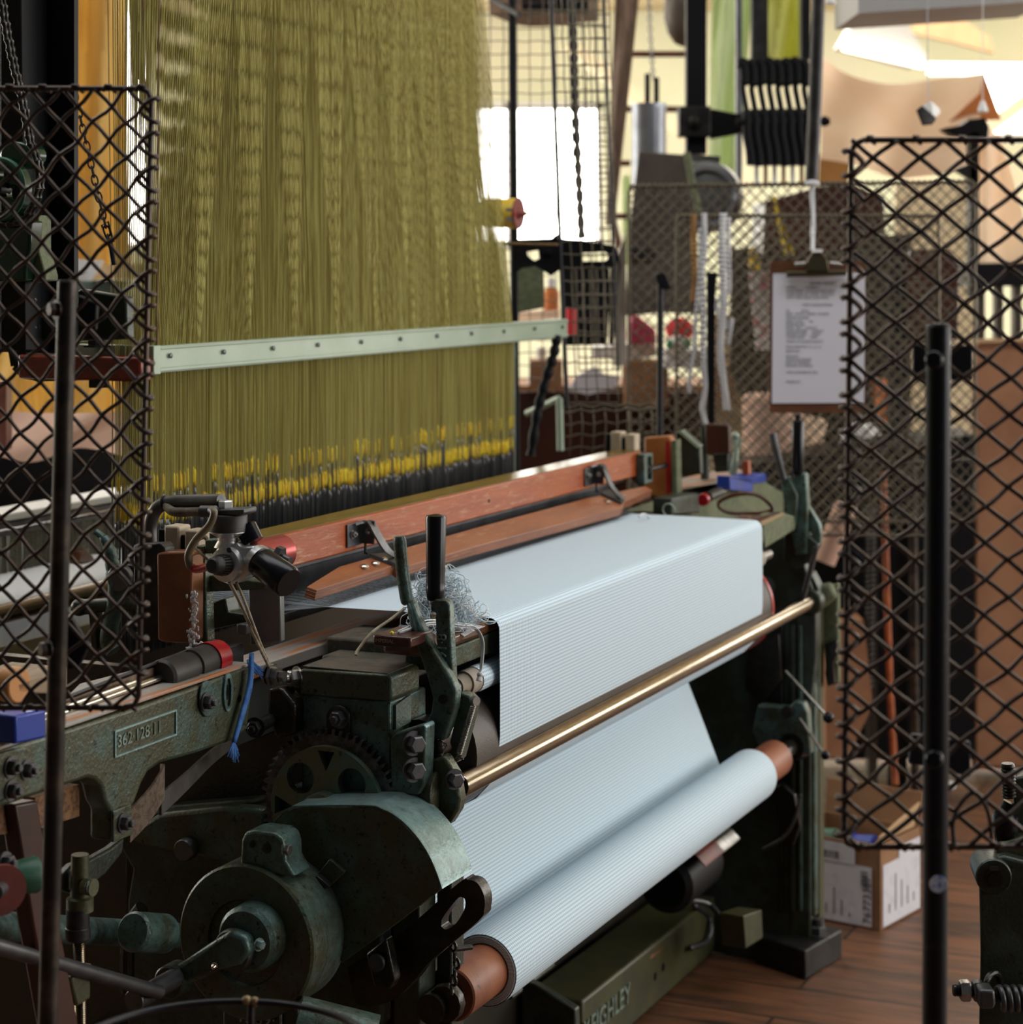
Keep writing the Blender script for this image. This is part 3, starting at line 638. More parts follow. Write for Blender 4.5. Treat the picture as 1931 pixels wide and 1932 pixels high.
m = MB().tube(smoothpath([A(AQ+.0, 433, 1098), A(AQ+.02, 452, 1135), A(AQ+.05, 485, 1210), B(-.2, 510, 1262)], 6), .0022, 8); m.tube(smoothpath([A(AQ+.0, 446, 1099), A(AQ+.02, 462, 1135), A(AQ+.05, 488, 1205), B(-.2, 511, 1260)], 6), .0018, 8)
tag(part('tie_string', m, 'string', sharp=1), 'doubled pale string stretched from the sensor head to a bolt', 'string')
m = MB().tube(smoothpath([A(AQ, 373, 1018), A(AQ-.01, 385, 1013), A(AQ-.01, 391, 1018)], 5), .0028, 8).tube(smoothpath([A(AQ-.005, 360, 1026), A(AQ-.005, 380, 1045), A(AQ-.0, 392, 1056)], 5), .0016, 6)
tag(part('string_knot', m, 'string', sharp=1), 'short knotted string end poking out above the brown swell block', 'string')

# ------------------------------------------------------------------ gearbox, gear wheel, chain guard, clutch drum
lf = thing('loom_frame', L(.8, -.4, 0), 'green cast iron frame of the loom with its beams and end castings', 'loom')
gb = thing('gearbox', L(-.06, -.115, .70), 'square green gearbox with a thick worn lid', 'gearbox')
G0, G1, GB0, GB1 = -.11, -.03, -.186, -.047
part('case', MB().box(G0+.004, G1+.03, GB0+.004, GB1-.003, .70, .876), 'teal', gb, .003)
part('lid', MB().prism([A(G0, 564, 1266), A(G0, 571, 1262), A(G0, 731, 1273), A(G0, 739, 1279), A(G0, 739, 1320), A(G0, 735, 1323), A(G0, 568, 1313), A(G0, 564, 1309)], U*.082), 'green', gb, .003)
part('lid_dust', MB().box(G0+.004, G1-.004, GB0+.006, GB1-.006, .9105, .9125), 'dusty', gb, .0005, label='dusty brown top of the lid')
part('stepped_plate', MB().box(G1+.002, G1+.10, GB0-.01, GB1-.02, .885, .912).box(G1+.05, G1+.16, GB0-.03, GB1-.03, .90, .928), 'dusty', gb, .004, label='dusty stepped plate behind the lid')
part('oval_boss', MB().prism([A(G0+.003, 641+math.cos(t)*22, 1352-math.sin(t)*22) for t in [i*math.pi/14 for i in range(15)]]+[A(G0+.003, 619, 1410), A(G0+.003, 663, 1410)], -U*.005), 'iron', gb, .001)
part('case_bolt', MB().hexbolt(A(G0-.003, 641, 1354), -U, .0105), 'dksteel', gb)
part('side_panel', MB().prism([B(GB1-.002, 744, 1330), B(GB1-.002, 772, 1310), B(GB1-.002, 772, 1362), B(GB1-.002, 744, 1376)], WV*.003), 'dkgreen', gb)
part('side_bolt', MB().hexbolt(B(-.19, 562, 1278), -WV*.5-U*.8, .011), 'steel', gb)
# toothed wheel
M['gearpaint'] = mat('oily gear paint', (.13, .125, .065), (.09, .15, .12), 30, .46, .62, .36, .2, .4, 200, (.02, .02, .012), 80, .58, .68)
M['gearsteel'] = mat('greasy gear steel', (.11, .11, .105), (.035, .035, .032), 60, rough=.34, metal=.35, bump=.3, bscale=200, edge=(.30, .28, .24))
gw = thing('gear_wheel', A(-.15, 598, 1700), 'dark toothed gear wheel with round lightening holes below the gearbox', 'gear')
gc = A(-.15, 598, 1537); EX = WV; GR = .0965
prof = []; NT = 60
for i in range(NT):
    t = 2*math.pi*i/NT; s = 2*math.pi/NT
    for dt, r in ((0, GR), (.26*s, GR), (.36*s, GR+.0075), (.64*s, GR+.0075), (.74*s, GR)): prof.append((r*math.cos(t+dt), r*math.sin(t+dt)))
part('rim', MB().plate([prof, circ(.080, 64)], gc, -EX, Z, -.034) if 0 else MB().plate([prof, circ(.082, 64)], gc+U*.034, -EX, Z, .034), 'gearsteel', gw, .0006)
wl = [circ(.083, 64)]
for i in range(4):
    t = math.pi/4+math.pi*i/2; wl.append(circ(.0205, 28, .054*math.cos(t), .054*math.sin(t)))
    t = math.pi/2*i+math.pi/2; wl.append([(.078*math.cos(t-.16), .078*math.sin(t-.16)), (.078*math.cos(t+.16), .078*math.sin(t+.16)), (.050*math.cos(t), .050*math.sin(t))])
part('web', MB().plate(wl, gc+U*.024, -EX, Z, .012), 'gearpaint', gw, .003)
part('hub', MB().rev(gc-U*.0, U, [(0, .020), (.003, .026), (.03, .026)], 32), 'green', gw)
# chain guard
cg = thing('chain_guard', A(-.19, 700, 1800), 'curved green sheet metal chain guard with worn edges', 'guard')
ol = [(500, 1575), (520, 1545), (545, 1524), (570, 1520), (690, 1519), (722, 1526), (755, 1545), (786, 1577), (810, 1613), (826, 1650), (835, 1677), (742, 1748), (644, 1818), (632, 1770), (620, 1700), (600, 1640), (540, 1600)]
op = [A(-.19, p.x, p.y) for p in smoothpath([Vector((x, y, 0)) for x, y in ol[:11]], 6)]+[A(-.19, *p) for p in ol[11:]]
part('face', MB().prism(op, U*.004), 'green', cg, .0015)
rim = [(p.x, p.y) for p in smoothpath([Vector((x, y, 0)) for x, y in ol[:11]], 6)]; m = MB()
n = len(rim); P0 = [A(-.19, *p) for p in rim]; cen = A(-.19, 640, 1680)
for i in range(n-1):
    p, q = P0[i], P0[i+1]; ip, iq = p+(cen-p).normalized()*.004, q+(cen-q).normalized()*.004
    m.hexa([p, q, q+U*.088, p+U*.088, ip, iq, iq+U*.088, ip+U*.088])
part('rim', m, 'teal', cg, sharp=.7)
part('latch', MB().prism([A(-.196, *p) for p in ((622, 1620), (651, 1646), (618, 1678), (592, 1658))], U*.012), 'green', cg, .0015)
part('latch_lip', MB().prism([A(-.206, *p) for p in ((592, 1658), (618, 1678), (622, 1672), (598, 1652))], U*.012), 'dksteel', cg, .001)
# clutch drum with lug
cd_ = thing('clutch_drum', A(-.27, 462, 1930), 'large round green drum with a bolted lug and oily centre', 'drum')
dc = A(-.27, 462, 1779); DR = .0975
part('drum_body', MB().rev(dc, U, [(.004, .052), (.0, .054), (0, DR-.003), (.003, DR), (.085, DR), (.085, .05), (.03, .05), (.03, .052)], 72), 'green', cd_, sharp=.5)
part('inner_cup', MB().rev(dc+U*.03, U, [(0, .051), (.001, .051)], 40), 'oil', cd_)
lg = part('lug', MB().prism([A(-.262, *p) for p in ((452, 1640), (455, 1585), (462, 1570), (478, 1567), (518, 1572), (532, 1582), (537, 1600), (538, 1625), (556, 1655), (500, 1650))], U*.045), 'teal', cd_, .004, segs=3)
for x, y, r in ((476, 1592, .0045), (503, 1600, .0065)): part('lug_pin', MB().rev(A(-.2625, x, y), -U, [(0, r), (.0015, r), (.002, r*.7)], 18), 'iron', lg)
part('lug_bolt', MB().hexbolt(A(-.255, 537, 1602), WV, .007, False).cyl(A(-.255, 530, 1602), A(-.255, 545, 1605), .004), 'steel', lg)
# crank
ck = thing('crank_handle', A(-.3, 450, 1830), 'worn green crank arm with a projecting steel pin handle', 'crank')
hc = A(-.30, 446, 1790)
part('hub', MB().rev(A(-.30, 462, 1775), U, [(0, .036), (.006, .041), (.034, .042)], 40), 'teal', ck, sharp=.5)
part('hub_face', MB().rev(hc-U*.012, U, [(0, .0245), (.004, .0265), (.03, .0265)], 40), 'dksteel', ck)
part('hub_ring', MB().ring(hc-U*.0125, U, .0145, .0012, 32), 'black', ck)
part('hub_end', MB().rev(hc-U*.013, U, [(0, .013), (.004, .0135)], 32), 'iron', ck)
m = MB().prism([A(-.318, *p) for p in ((432, 1756), (462, 1768), (470, 1800), (452, 1822), (415, 1832), (382, 1848), (340, 1862), (312, 1866), (303, 1848), (312, 1832), (345, 1814), (392, 1782))], U*.022)
part('arm', m, 'teal', ck, .006, segs=3)
part('arm_stop', MB().hexbolt(A(-.322, 488, 1782), -U*.3+WV, .006, False), 'teal', ck)
part('grease_nipple', MB().rev(A(-.318, 408, 1818), -U*.9+WV*.1-Z*.2, [(0, .004), (.004, .004), (.004, .0028), (.007, .0034), (.010, .002)], 14), 'bright', ck)
part('handle', MB().rev(A(-.322, 331, 1845), -U, [(0, .0125), (.085, .0125), (.0865, .0135), (.089, .0138), (.091, .0128)], 28), 'dksteel', ck, sharp=.5)
part('handle_boss', MB().rev(A(-.30, 340, 1842), -U, [(0, .021), (.026, .021), (.028, .019)], 28), 'dkgreen', ck)
# slotted arm under the guard
sa = thing('slotted_quadrant', A(-.14, 800, 1880), 'black slotted quadrant arm under the chain guard', 'arm')
o1 = [(640, 1835), (742, 1770), (850, 1676), (870, 1669), (888, 1676), (900, 1700), (900, 1725), (888, 1748), (800, 1822), (760, 1868), (720, 1900), (660, 1905)]
i1 = [(818, 1757), (822, 1740), (848, 1706), (858, 1702), (864, 1708), (862, 1726), (846, 1752), (828, 1763)]
def onA(a, loop, oo): return [((A(a, *p)-oo).dot(-WV), (A(a, *p)-oo).z) for p in loop]
oo = A(-.14, 800, 1780)
o1 = [(p.x, p.y) for p in smoothpath([Vector((x, y, 0)) for x, y in o1+o1[:1]], 5)][:-1]; i1 = [(p.x, p.y) for p in smoothpath([Vector((x, y, 0)) for x, y in i1+i1[:1]], 4)][:-1]
part('arm', MB().plate([onA(-.14, o1, oo), onA(-.14, i1, oo)], oo+U*.022, -WV, Z, .022), 'oil', sa, .004)
part('clamp', MB().prism([A(-.16, *p) for p in ((690, 1800), (728, 1770), (745, 1850), (735, 1868), (705, 1862))], U*.02), 'oil', sa, .003)
part('clamp_screw', MB().rev(A(-.162, 713, 1815), -U, [(0, .011), (.006, .011)], 18), 'dksteel', sa)
m = MB()
for i in range(7): m.ring(A(-.10+.002*(i % 2), 862-3*abs(i-3), 1770+i*16), U*(1 if i % 2 else .2)+WV*.6, .006, .0022, 10, 6)
part('drive_chain', m, 'oil', sa)
part('sprocket', MB().rev(A(-.04, 838, 1895), U, [(0, .024), (.008, .026), (.016, .024)], 12), 'oil', sa)
part('lock_pin', MB().cyl(A(-.08, 862, 1790), A(-.06, 890, 1787), .0035), 'oil', sa)

# ------------------------------------------------------------------ frame castings of the loom
part('breast_beam', MB().box(-.075, 1.45, -.078, -.0125, .930, .9485), 'brownwood', lf, .006, label='polished brown wooden breast beam')
m = MB().hexa([L(-.02, -.072, .902), L(1.45, -.072, .902), L(1.45, -.014, .902), L(-.02, -.014, .902), L(-.02, -.072, .930), L(1.45, -.072, .930), L(1.45, -.013, .930), L(-.02, -.013, .930)])
part('beam_rail', m, 'green', lf, .002)
part('bracket', MB().prism([A(-.115, *p) for p in ((736, 1394), (745, 1384), (800, 1366), (804, 1372), (800, 1480), (790, 1500), (738, 1500))], U*.028), 'teal', lf, .004)
for y in (1402, 1452): part('bracket_bolt', MB().hexbolt(A(-.118, 780, y), -U*.55+WV*.83, .012, False), 'dksteel', lf)
part('boss', MB().rev(A(-.08, 775, 1488), WV, [(0, .026), (.042, .028), (.044, .025)], 32), 'green', lf)
rc = part('rail_clamp', MB().prism([A(-.085, *p) for p in ((800, 1440), (838, 1425), (860, 1462), (868, 1510), (864, 1530), (845, 1560), (824, 1535), (815, 1480))], U*.022), 'green', lf, .004)
part('clamp_bolt', MB().hexbolt(A(-.088, 857, 1470), -U*.6+WV*.8, .010, False), 'dksteel', lf)
part('clamp_ring', MB().ring(A(-.075, 812, 1518), WV*.8-U*.3, .027, .004, 28), 'black', lf)
part('grease', MB().rev(A(-.05, 790, 1400), U, [(0, .03), (.05, .03)], 20), 'oil', lf)
gs = MB()
for i in range(40): gs.ball(A(-.062+random.uniform(-.004, .004), random.uniform(792, 835), random.uniform(1375, 1430)), random.uniform(.004, .009), n=8)
part('grease_lumps', gs, 'oil', lf, sharp=3)
part('front_post', MB().box(-.05, .0, -.075, -.035, .0, .68).box(.0, .04, -.035, -.012, .0, .62), 'dkgreen', lf, .003)
part('end_frame', MB().prism([A(-.06, *p) for p in ((210, 1570), (262, 1540), (330, 1520), (480, 1508), (560, 1480), (720, 1480), (720, 1932), (640, 2050), (240, 2050), (240, 1700), (250, 1640))], U*.03), 'dkgreen', lf, .004)
part('side_casting', MB().prism([A(-.10, *p) for p in ((240, 1572), (300, 1535), (420, 1522), (500, 1528), (500, 1640), (430, 1628), (330, 1610), (250, 1592))], U*.03), 'green', lf, .006)
part('pivot_pin', MB().rev(A(-.102, 356, 1600), -U, [(0, .0155), (.012, .0155), (.015, .0135)], 28), 'dksteel', lf)
part('back_plate', MB().box(.02, .04, -.95, -.08, .12, .86), 'oil', lf)
part('inner_bracket', MB().prism([A(-.13, *p) for p in ((505, 1300), (530, 1298), (556, 1330), (556, 1385), (520, 1395), (505, 1350))], U*.03), 'oil', lf, .004)
part('adjusting_screw', MB().thread(A(-.15, 492, 1368), A(-.10, 535, 1345), .009, .004).hexbolt(A(-.155, 482, 1372), -U+WV*.2, .010), 'iron', lf)
part('string_bolt', MB().rev(B(-.196, 512, 1274), WV, [(0, .016), (.003, .016), (.003, .012), (.012, .012), (.012, .007), (.020, .007)], 6).rev(B(-.2, 508, 1272), WV*.9-U*.3, [(0, .014), (.004, .014)], 20), 'steel', lf)
# pipes, rods and adjusters at the lower left
part('cross_pipe', MB().cyl(B(-.28, -60, 1744), A(-.12, 350, 1766), .0165).rev(B(-.25, 250, 1758), B(-.25, 350, 1764)-B(-.25, 250, 1758), [(0, .021), (.004, .024), (.07, .024)], 28), 'teal', lf)
part('pipe_strap', MB().tube([A(-.16, 268, 1712), A(-.16, 246, 1740), A(-.16, 240, 1800), A(-.16, 240, 1870)], .010, 10), 'oil', lf)
part('tie_rod', MB().cyl(B(-.22, -40, 1776), B(-.22, 300, 1872), .0085), 'dksteel', lf)
part('screw_holder', MB().rev(B(-.23, 151, 1612), -Z, [(0, .010), (.048, .011), (.05, .0155), (.065, .0155)], 24).rev(B(-.22, 158, 1672), WV, [(0, .009), (.014, .010)], 24), 'olive', lf)
part('holder_web', MB().prism([B(-.245, *p) for p in ((150, 1690), (118, 1680), (120, 1650), (140, 1630), (170, 1622), (210, 1600), (236, 1580), (232, 1610), (200, 1650), (172, 1672))], -WV*.012), 'dkgreen', lf, .003)
part('holder_eye', MB().ring(B(-.209, 168, 1674), WV, .006, .0022, 18), 'dkgreen', lf)
part('knurled_collar', MB().rev(B(-.23, 147, 1714), -Z, [(0, .0135), (.021, .0135), (.022, .0145), (.034, .0145), (.036, .013)], 30), 'iron', lf)
part('screw_rod', MB().thread(B(-.23, 149, 1772), B(-.23, 151, 1832), .0072, .0022).thread(B(-.23, 152, 1885), B(-.23, 153, 1960), .0072, .0022), 'bronze', lf)
part('lock_nut', MB().rev(B(-.23, 152, 1822), -Z, [(0, .0125), (.010, .0125)], 6), 'copper', lf)
part('screw_block', MB().prism([B(-.222, *p) for p in ((134, 1848), (142, 1838), (172, 1834), (172, 1884), (146, 1900), (138, 1870))], -WV*.02), 'olive', lf, .003)
wl_ = thing('roller_pair', B(-.2, 10, 1760), 'red disc beside a green roller on one short shaft at the far left', 'roller')
part('red_disc', MB().rev(B(-.16, -2, 1676), WV*.8-U*.5, [(0, .024), (.003, .026), (.010, .026)], 32), 'paintred', wl_)
part('green_roller', MB().rev(B(-.2, 28, 1655), WV*.6+U*.8, [(0, .017), (.022, .020), (.026, .018)], 28), 'paintgreen', wl_)
part('shaft', MB().cyl(B(-.14, -10, 1685), B(-.2, 35, 1650), .008), 'dksteel', wl_)
part('shaft_bolt', MB().hexbolt(B(-.19, 8, 1628), WV, .009), 'dksteel', wl_)
part('base_plate', MB().prism([A(-.2, *p) for p in ((420, 1890), (560, 1885), (570, 2000), (420, 2000))], U*.02), 'dkgreen', lf, .003)
part('cast_number', MB().text('1569·1', .026, A(-.203, 447, 1926), -WV if 0 else WV, Z, .003), 'letters', lf, label='raised cast number on the lower plate')
part('round_guard', MB().cyl(A(-.28, 560, 1925), A(-.24, 705, 1965), .030, .032, 36), 'green', lf)

# ------------------------------------------------------------------ hand levers
hl = thing('brake_lever', A(-.0, 850, 1400), 'green brake lever with a long black handle and raised number', 'lever')
AL = -.05
part('grip', MB().rev(A(AL, 822, 1132), A(AL, 823, 972)-A(AL, 822, 1132), [(0, .0105), (.004, .0118), (.016, .0128), (.017, .0124), (.024, .0126), (.026, .0122), (.042, .0127), (.044, .0124), (.108, .0138), (.111, .0128), (.113, .004)], 32), 'plastic', hl, sharp=.5)
part('ferrule', MB().rev(A(AL, 822, 1140), Z, [(0, .007), (.008, .007)], 20), 'copper', hl)
m = MB().prism([A(AL-.012, *p) for p in ((812, 1134), (822, 1130), (842, 1132), (848, 1142), (851, 1210), (857, 1330), (838, 1330), (823, 1210), (821, 1166), (822, 1156), (812, 1154))], U*.016)
part('holder', m, 'teal', hl, .003, segs=3)
part('grip_nut', MB().rev(A(AL, 824, 1166), Z, [(0, .0095), (.006, .0095)], 6), 'bright', hl)
part('number', MB().text('2·191·8', .0185, A(AL-.0135, 842, 1277), Z*1+WV*.0, -WV if 0 else -WV, .002), 'letters', hl, label='raised number 2·191·8')
kl = thing('knock_off_lever', A(-.05, 830, 1420), 'bent flat green hand lever beside the black handled one', 'lever')
AK = -.07
m = MB().tube(smoothpath([A(AK, 754, 1012), A(AK, 758, 1060), A(AK, 766, 1120), A(AK, 771, 1140)], 5), [.0075]+[.0088]*13+[.0082, .006], 12)
part('handle', m, 'teal', kl, sharp=1)
m = MB().prism([A(AK-.006, *p) for p in ((764, 1128), (776, 1134), (785, 1160), (795, 1185), (820, 1230), (852, 1282), (861, 1305), (858, 1335), (845, 1378), (836, 1400), (815, 1392), (800, 1372), (812, 1345), (816, 1318), (806, 1280), (792, 1240), (777, 1200), (768, 1160))], U*.020)
part('blade', m, 'teal', kl, .005, segs=3)
part('pivot', MB().rev(A(AK-.007, 836, 1319), -U, [(0, .006), (.0015, .006), (.0015, .004), (.003, .004)], 18), 'iron', kl)
m = MB().prism([A(AK+.02, *p) for p in ((866, 1305), (884, 1312), (896, 1325), (890, 1350), (868, 1432), (858, 1442), (848, 1400), (862, 1340))], U*.022)
part('link', m, 'green', kl, .003)
part('link_pin', MB().rev(A(AK+.01, 893, 1321), -U*.5+WV*.9, [(0, .006), (.008, .006)], 18), 'steel', kl)
part('return_spring', MB().helix(A(AK+.01, 893, 1332), A(AK+.01, 866, 1423), .0034, .0009, 30, 5, 8), 'steel', kl, sharp=3)
part('spring_hook', MB().tube([A(AK+.01, 866, 1423), A(AK+.01, 860, 1430), A(AK+.01, 875, 1432)], .0012, 6), 'steel', kl)
part('spacer', MB().rev(B(-.02, 905, 1312) if 0 else L(.03, -.022, .872), U, [(0, .013), (.05, .0165)], 28), mat('felt spacer', (.30, .26, .2), rough=.8), kl)

# ------------------------------------------------------------------ things lying on the breast beam
th = MB()
cw = [(L(.05, -.05, .962), .022), (L(.05, -.05, .980), .017), (L(.045, -.052, .996), .012), (L(.078, -.04, .957), .016), (L(.028, -.05, .957), .016)]
tg = thing('thread_tangle', L(.03, -.05, .937), 'fluffy tangle of pale blue and white waste thread on the breast beam', 'thread')
for nm, mm, cnt in (('blue_strands', 'bluethread', 330), ('white_strands', 'whitethread', 420)):
    m = MB()
    for i in range(cnt):
        c0, R = random.choice(cw); p = c0+Vector((random.gauss(0, R*.42), random.gauss(0, R*.42), random.gauss(0, R*.34))); pts = []
        d = Vector((random.gauss(0, 1), random.gauss(0, 1), random.gauss(0, .6))).normalized()
        for k in range(16):
            pts.append(p); d = (d+Vector((random.gauss(0, .55), random.gauss(0, .55), random.gauss(0, .45)))+(c0-p)*15).normalized(); p = p+d*.0075
            p.z = max(p.z, .950)
        m.tube(smoothpath(pts, 3), random.uniform(.00035, .0007), 4, caps=False)
    part(nm, m, mm, tg, sharp=3, kind='stuff')
m = MB()
for c0, R in cw: m.ball(c0-Z*.004, R*.62, (1, 1, .7), 16)
part('inner_fluff', m, 'whitethread', tg, sharp=3)
lc = thing('leather_case', L(-.03, -.05, .929), 'dark red leather case lying at the near end of the breast beam', 'case')
part('case_body', MB().prism([B(-.025, 709, 1190), B(-.025, 777, 1200), B(-.025, 776, 1221), B(-.025, 709, 1212)] if 0 else [L(-.118, -.014, .949), L(-.05, -.014, .949), L(-.05, -.014, .964), L(-.118, -.014, .964)], -WV*.055), 'leather', lc, .003)
part('case_lettering', MB().text('IMPERIAL', .007, L(-.1183, -.066, .9545), WV, Z, .0004), mat('worn gold lettering', (.32, .24, .16), rough=.5), lc)
tgp = MB().prism([H(.9492, 852, 1187), H(.9492, 887, 1177), B(-.007, 911, 1182), B(-.007, 876, 1201)], Z*.0008)
pt = tag(part('paper_tag', tgp, 'white', smooth=False), 'small white paper tag tucked under the thread tangle', 'tag')
m = MB()
for k in range(6):
    o_ = Vector((random.gauss(0, .0012), random.gauss(0, .0012), random.gauss(0, .001)))
    m.tube(smoothpath([L(-.10, -.04, .966)+o_, L(-.03, -.03, .968)+o_*2, L(.03, -.014, .956)+o_*2, L(.056, -.004, .950)+o_, L(.064, .004, .930)+o_, L(.058, .005, .898)+o_, L(.054, .005, .890)+o_*.4], 5), .0009, 5)
ws = thing('cotton_tie', L(.05, .004, .88), 'bundle of white cotton threads hanging knotted over the beam edge', 'string')
part('strands', m, 'whitethread', ws, sharp=3)
part('knot', MB().ball(L(.053, .005, .887), .0042).tube([L(.053, .005, .887), L(.05, .005, .879)], [.0028, .0045], 8), 'white', ws)
pn = thing('bead_pin', L(-.07, -.03, .955), 'pin with a yellow bead head on the dark red leather case', 'pin')
part('bead', MB().ball(L(-.11, -.045, .9665), .0024), 'pin', pn)
part('needle', MB().cyl(L(-.11, -.045, .966), L(-.07, -.03, .9655), .0004, n=6), 'steel', pn)
m = MB().tube(smoothpath([B(-.10, 764, 1148), B(-.10, 735, 1170), B(-.11, 702, 1194), B(-.12, 676, 1226), B(-.12, 672, 1236)], 6), .0021, 8)
tag(part('tan_cord', m, 'string', sharp=1), 'tan cord curling down from behind the bent hand lever', 'cord')
# blue rope on the shuttle box
m = MB(); 
for k in range(3): m.tube(smoothpath([B(-.19, 474+k, 1232), B(-.19, 470+2*k, 1290), B(-.19, 456+2*k, 1345), B(-.19, 441+k, 1400)], 6), .0026, 7)
for k in range(14): m.tube([B(-.19, 441+random.uniform(-2, 2), 1400), B(-.19, 441+random.uniform(-14, 14), 1400+random.uniform(14, 44))], .001, 4)
for k in range(16): m.tube([B(-.20, 470+random.uniform(-4, 4), 1245), B(-.20, 480+random.uniform(-14, 20), 1258+random.uniform(0, 24))], .0012, 4)
for k in range(8): m.tube([B(-.24, 385+random.uniform(-4, 4), 1218), B(-.24, 400+random.uniform(0, 20), 1210+random.uniform(-2, 4))], .0015, 4)
tag(part('blue_rope', m, 'bluerope', sharp=3), 'frayed blue nylon rope tied down over the green shuttle box arm', 'rope')

# ------------------------------------------------------------------ gantry column, sprocket, chains at upper left
gc_ = thing('gantry_column', A(0, 80, 660), 'black steel column at the left edge carrying the harness gantry', 'column')
part('web_plate', MB().box(-.03, -.02, -.80, -.60, 1.315, 2.2), 'black', gc_)
m = MB().prism([A(0, 62, -150), A(0, 115, -150), A(0, 122, 662), A(0, 62, 662)], U*.01).prism([A(-.09, *p) for p in ((0, -150), (38, -150), (48, 662), (0, 662))], U*.09)
part('channel', m, 'black', gc_, .002)
part('foot_pad', MB().prism([A(-.05, *p) for p in ((66, 596), (76, 582), (100, 584), (106, 640), (66, 640))], U*.03).prism([A(.02, *p) for p in ((110, 584), (112, 645), (240, 640), (238, 560), (150, 545))], U*.02), 'dkgreen', gc_, .003)
for y in (566, 618): part('column_bolt', MB().hexbolt(A(-.06, 60, y), -U+WV*.5, .009), 'dksteel', gc_)
part('cast_bracket', MB().prism([A(-.1, *p) for p in ((60, 410), (73, 405), (73, 470), (86, 520), (86, 530), (50, 534), (52, 500), (60, 460))], U*.03), 'castgreen', gc_, .002)
part('gloss_bracket', MB().prism([A(-.12, *p) for p in ((-60, 430), (58, 415), (56, 470), (48, 505), (48, 532), (-60, 532))], U*.03).prism([A(-.12, 28+math.cos(t)*30, 292+math.sin(t)*26) for t in [i*math.pi/10 for i in range(20)]], U*.04), 'bottle', gc_, .004)
sp = thing('sprocket_wheel', A(-.13, 0, 350), 'glossy dark green sprocket wheel at the upper left edge', 'sprocket')
sc_ = A(-.13, 2, 357)
part('disc', MB().plate([circ(.044, 48), circ(.0), ][:1]+[circ(.012, 20, .022*math.cos(t), .022*math.sin(t)) for t in (0.3, 1.9, 3.4, 4.9)], sc_, -WV, Z, .012), 'bottle', sp, .001)
part('rim', MB().ring(sc_-U*.004, U, .042, .004, 48), 'paintgreen', sp)
part('hub', MB().rev(sc_-U*.012, U, [(0, .010), (.02, .012)], 24), 'iron', sp)
def rollerchain(name, pts, label, R=.0042):
    t = thing(name, pts[-1], label, 'chain'); m, m2 = MB(), MB()
    tot = sum((pts[i+1]-pts[i]).length for i in range(len(pts)-1)); n = int(tot/.0127); cur = []
    acc = 0; i = 0
    for k in range(n+1):
        d = k*.0127
        while i < len(pts)-2 and acc+(pts[i+1]-pts[i]).length < d: acc += (pts[i+1]-pts[i]).length; i += 1
        cur.append(pts[i].lerp(pts[i+1], (d-acc)/(pts[i+1]-pts[i]).length))
    for k in range(len(cur)-1):
        o_ = U*(.0012 if k % 2 else 0)
        for sgn in (-.004, .004): m.tube([cur[k]+U*sgn+o_, (cur[k]+cur[k+1])/2+U*sgn+o_, cur[k+1]+U*sgn+o_], [.0048, .0032, .0048], 8)
        m2.rev(cur[k]-U*.0065, U, [(0, .0016), (.013, .0016)], 8)
    part('side_plates', m, 'oil', t, sharp=1); part('pins', m2, 'steel', t)
rollerchain('roller_chain', smoothpath([A(-.13, 0, -40), A(-.13, 6, 20), A(-.13, 22, 105), A(-.13, 42, 190), A(-.13, 58, 270), A(-.13, 72, 305), A(-.13, 74, 355), A(-.13, 60, 396), A(-.13, 40, 418), A(-.13, 10, 424), A(-.13, -30, 415)], 10), 'black roller chain running down around the dark green sprocket')
def linkchain(name, pts, r, w, n, label, m_='iron', lk=1.9):
    m = MB(); P = smoothpath(pts, 12); ln = [0]
    for i in range(len(P)-1): ln.append(ln[-1]+(P[i+1]-P[i]).length)
    def at(d):
        for i in range(len(P)-1):
            if d <= ln[i+1]: return P[i].lerp(P[i+1], (d-ln[i])/max(ln[i+1]-ln[i], 1e-6))
        return P[-1]
    for k in range(n):
        p, q = at(ln[-1]*k/n), at(ln[-1]*(k+1)/n); t = (q-p).normalized(); x, y = frame(t); s = x if k % 2 else y; hl_ = (q-p).length*.66; c_ = (p+q)/2
        m.tube([c_+t*hl_*math.cos(2*math.pi*i/14)+s*w*math.sin(2*math.pi*i/14) for i in range(14)], r, 6, closed=True)
    return tag(part(name, m, m_, sharp=3), label, 'chain')
linkchain('link_chain', [A(.06, 108, -20), A(.06, 118, 60), A(.06, 135, 150), A(.06, 158, 250), A(.06, 180, 345), A(.06, 200, 430), A(.06, 208, 460)], .0014, .0045, 30, 'thin black link chain slanting down past the yellow threads at upper left', 'black')
m = MB().tube([A(.06, 192, 425), A(.06, 204, 458), A(.06, 214, 456), A(.06, 204, 418)], .0016, 6, closed=True).tube([A(.06, 208, 455), A(.06, 215, 500)], .004, 8)
tag(part('chain_hook', m, 'black'), 'long black hook on the end of the thin link chain', 'hook')

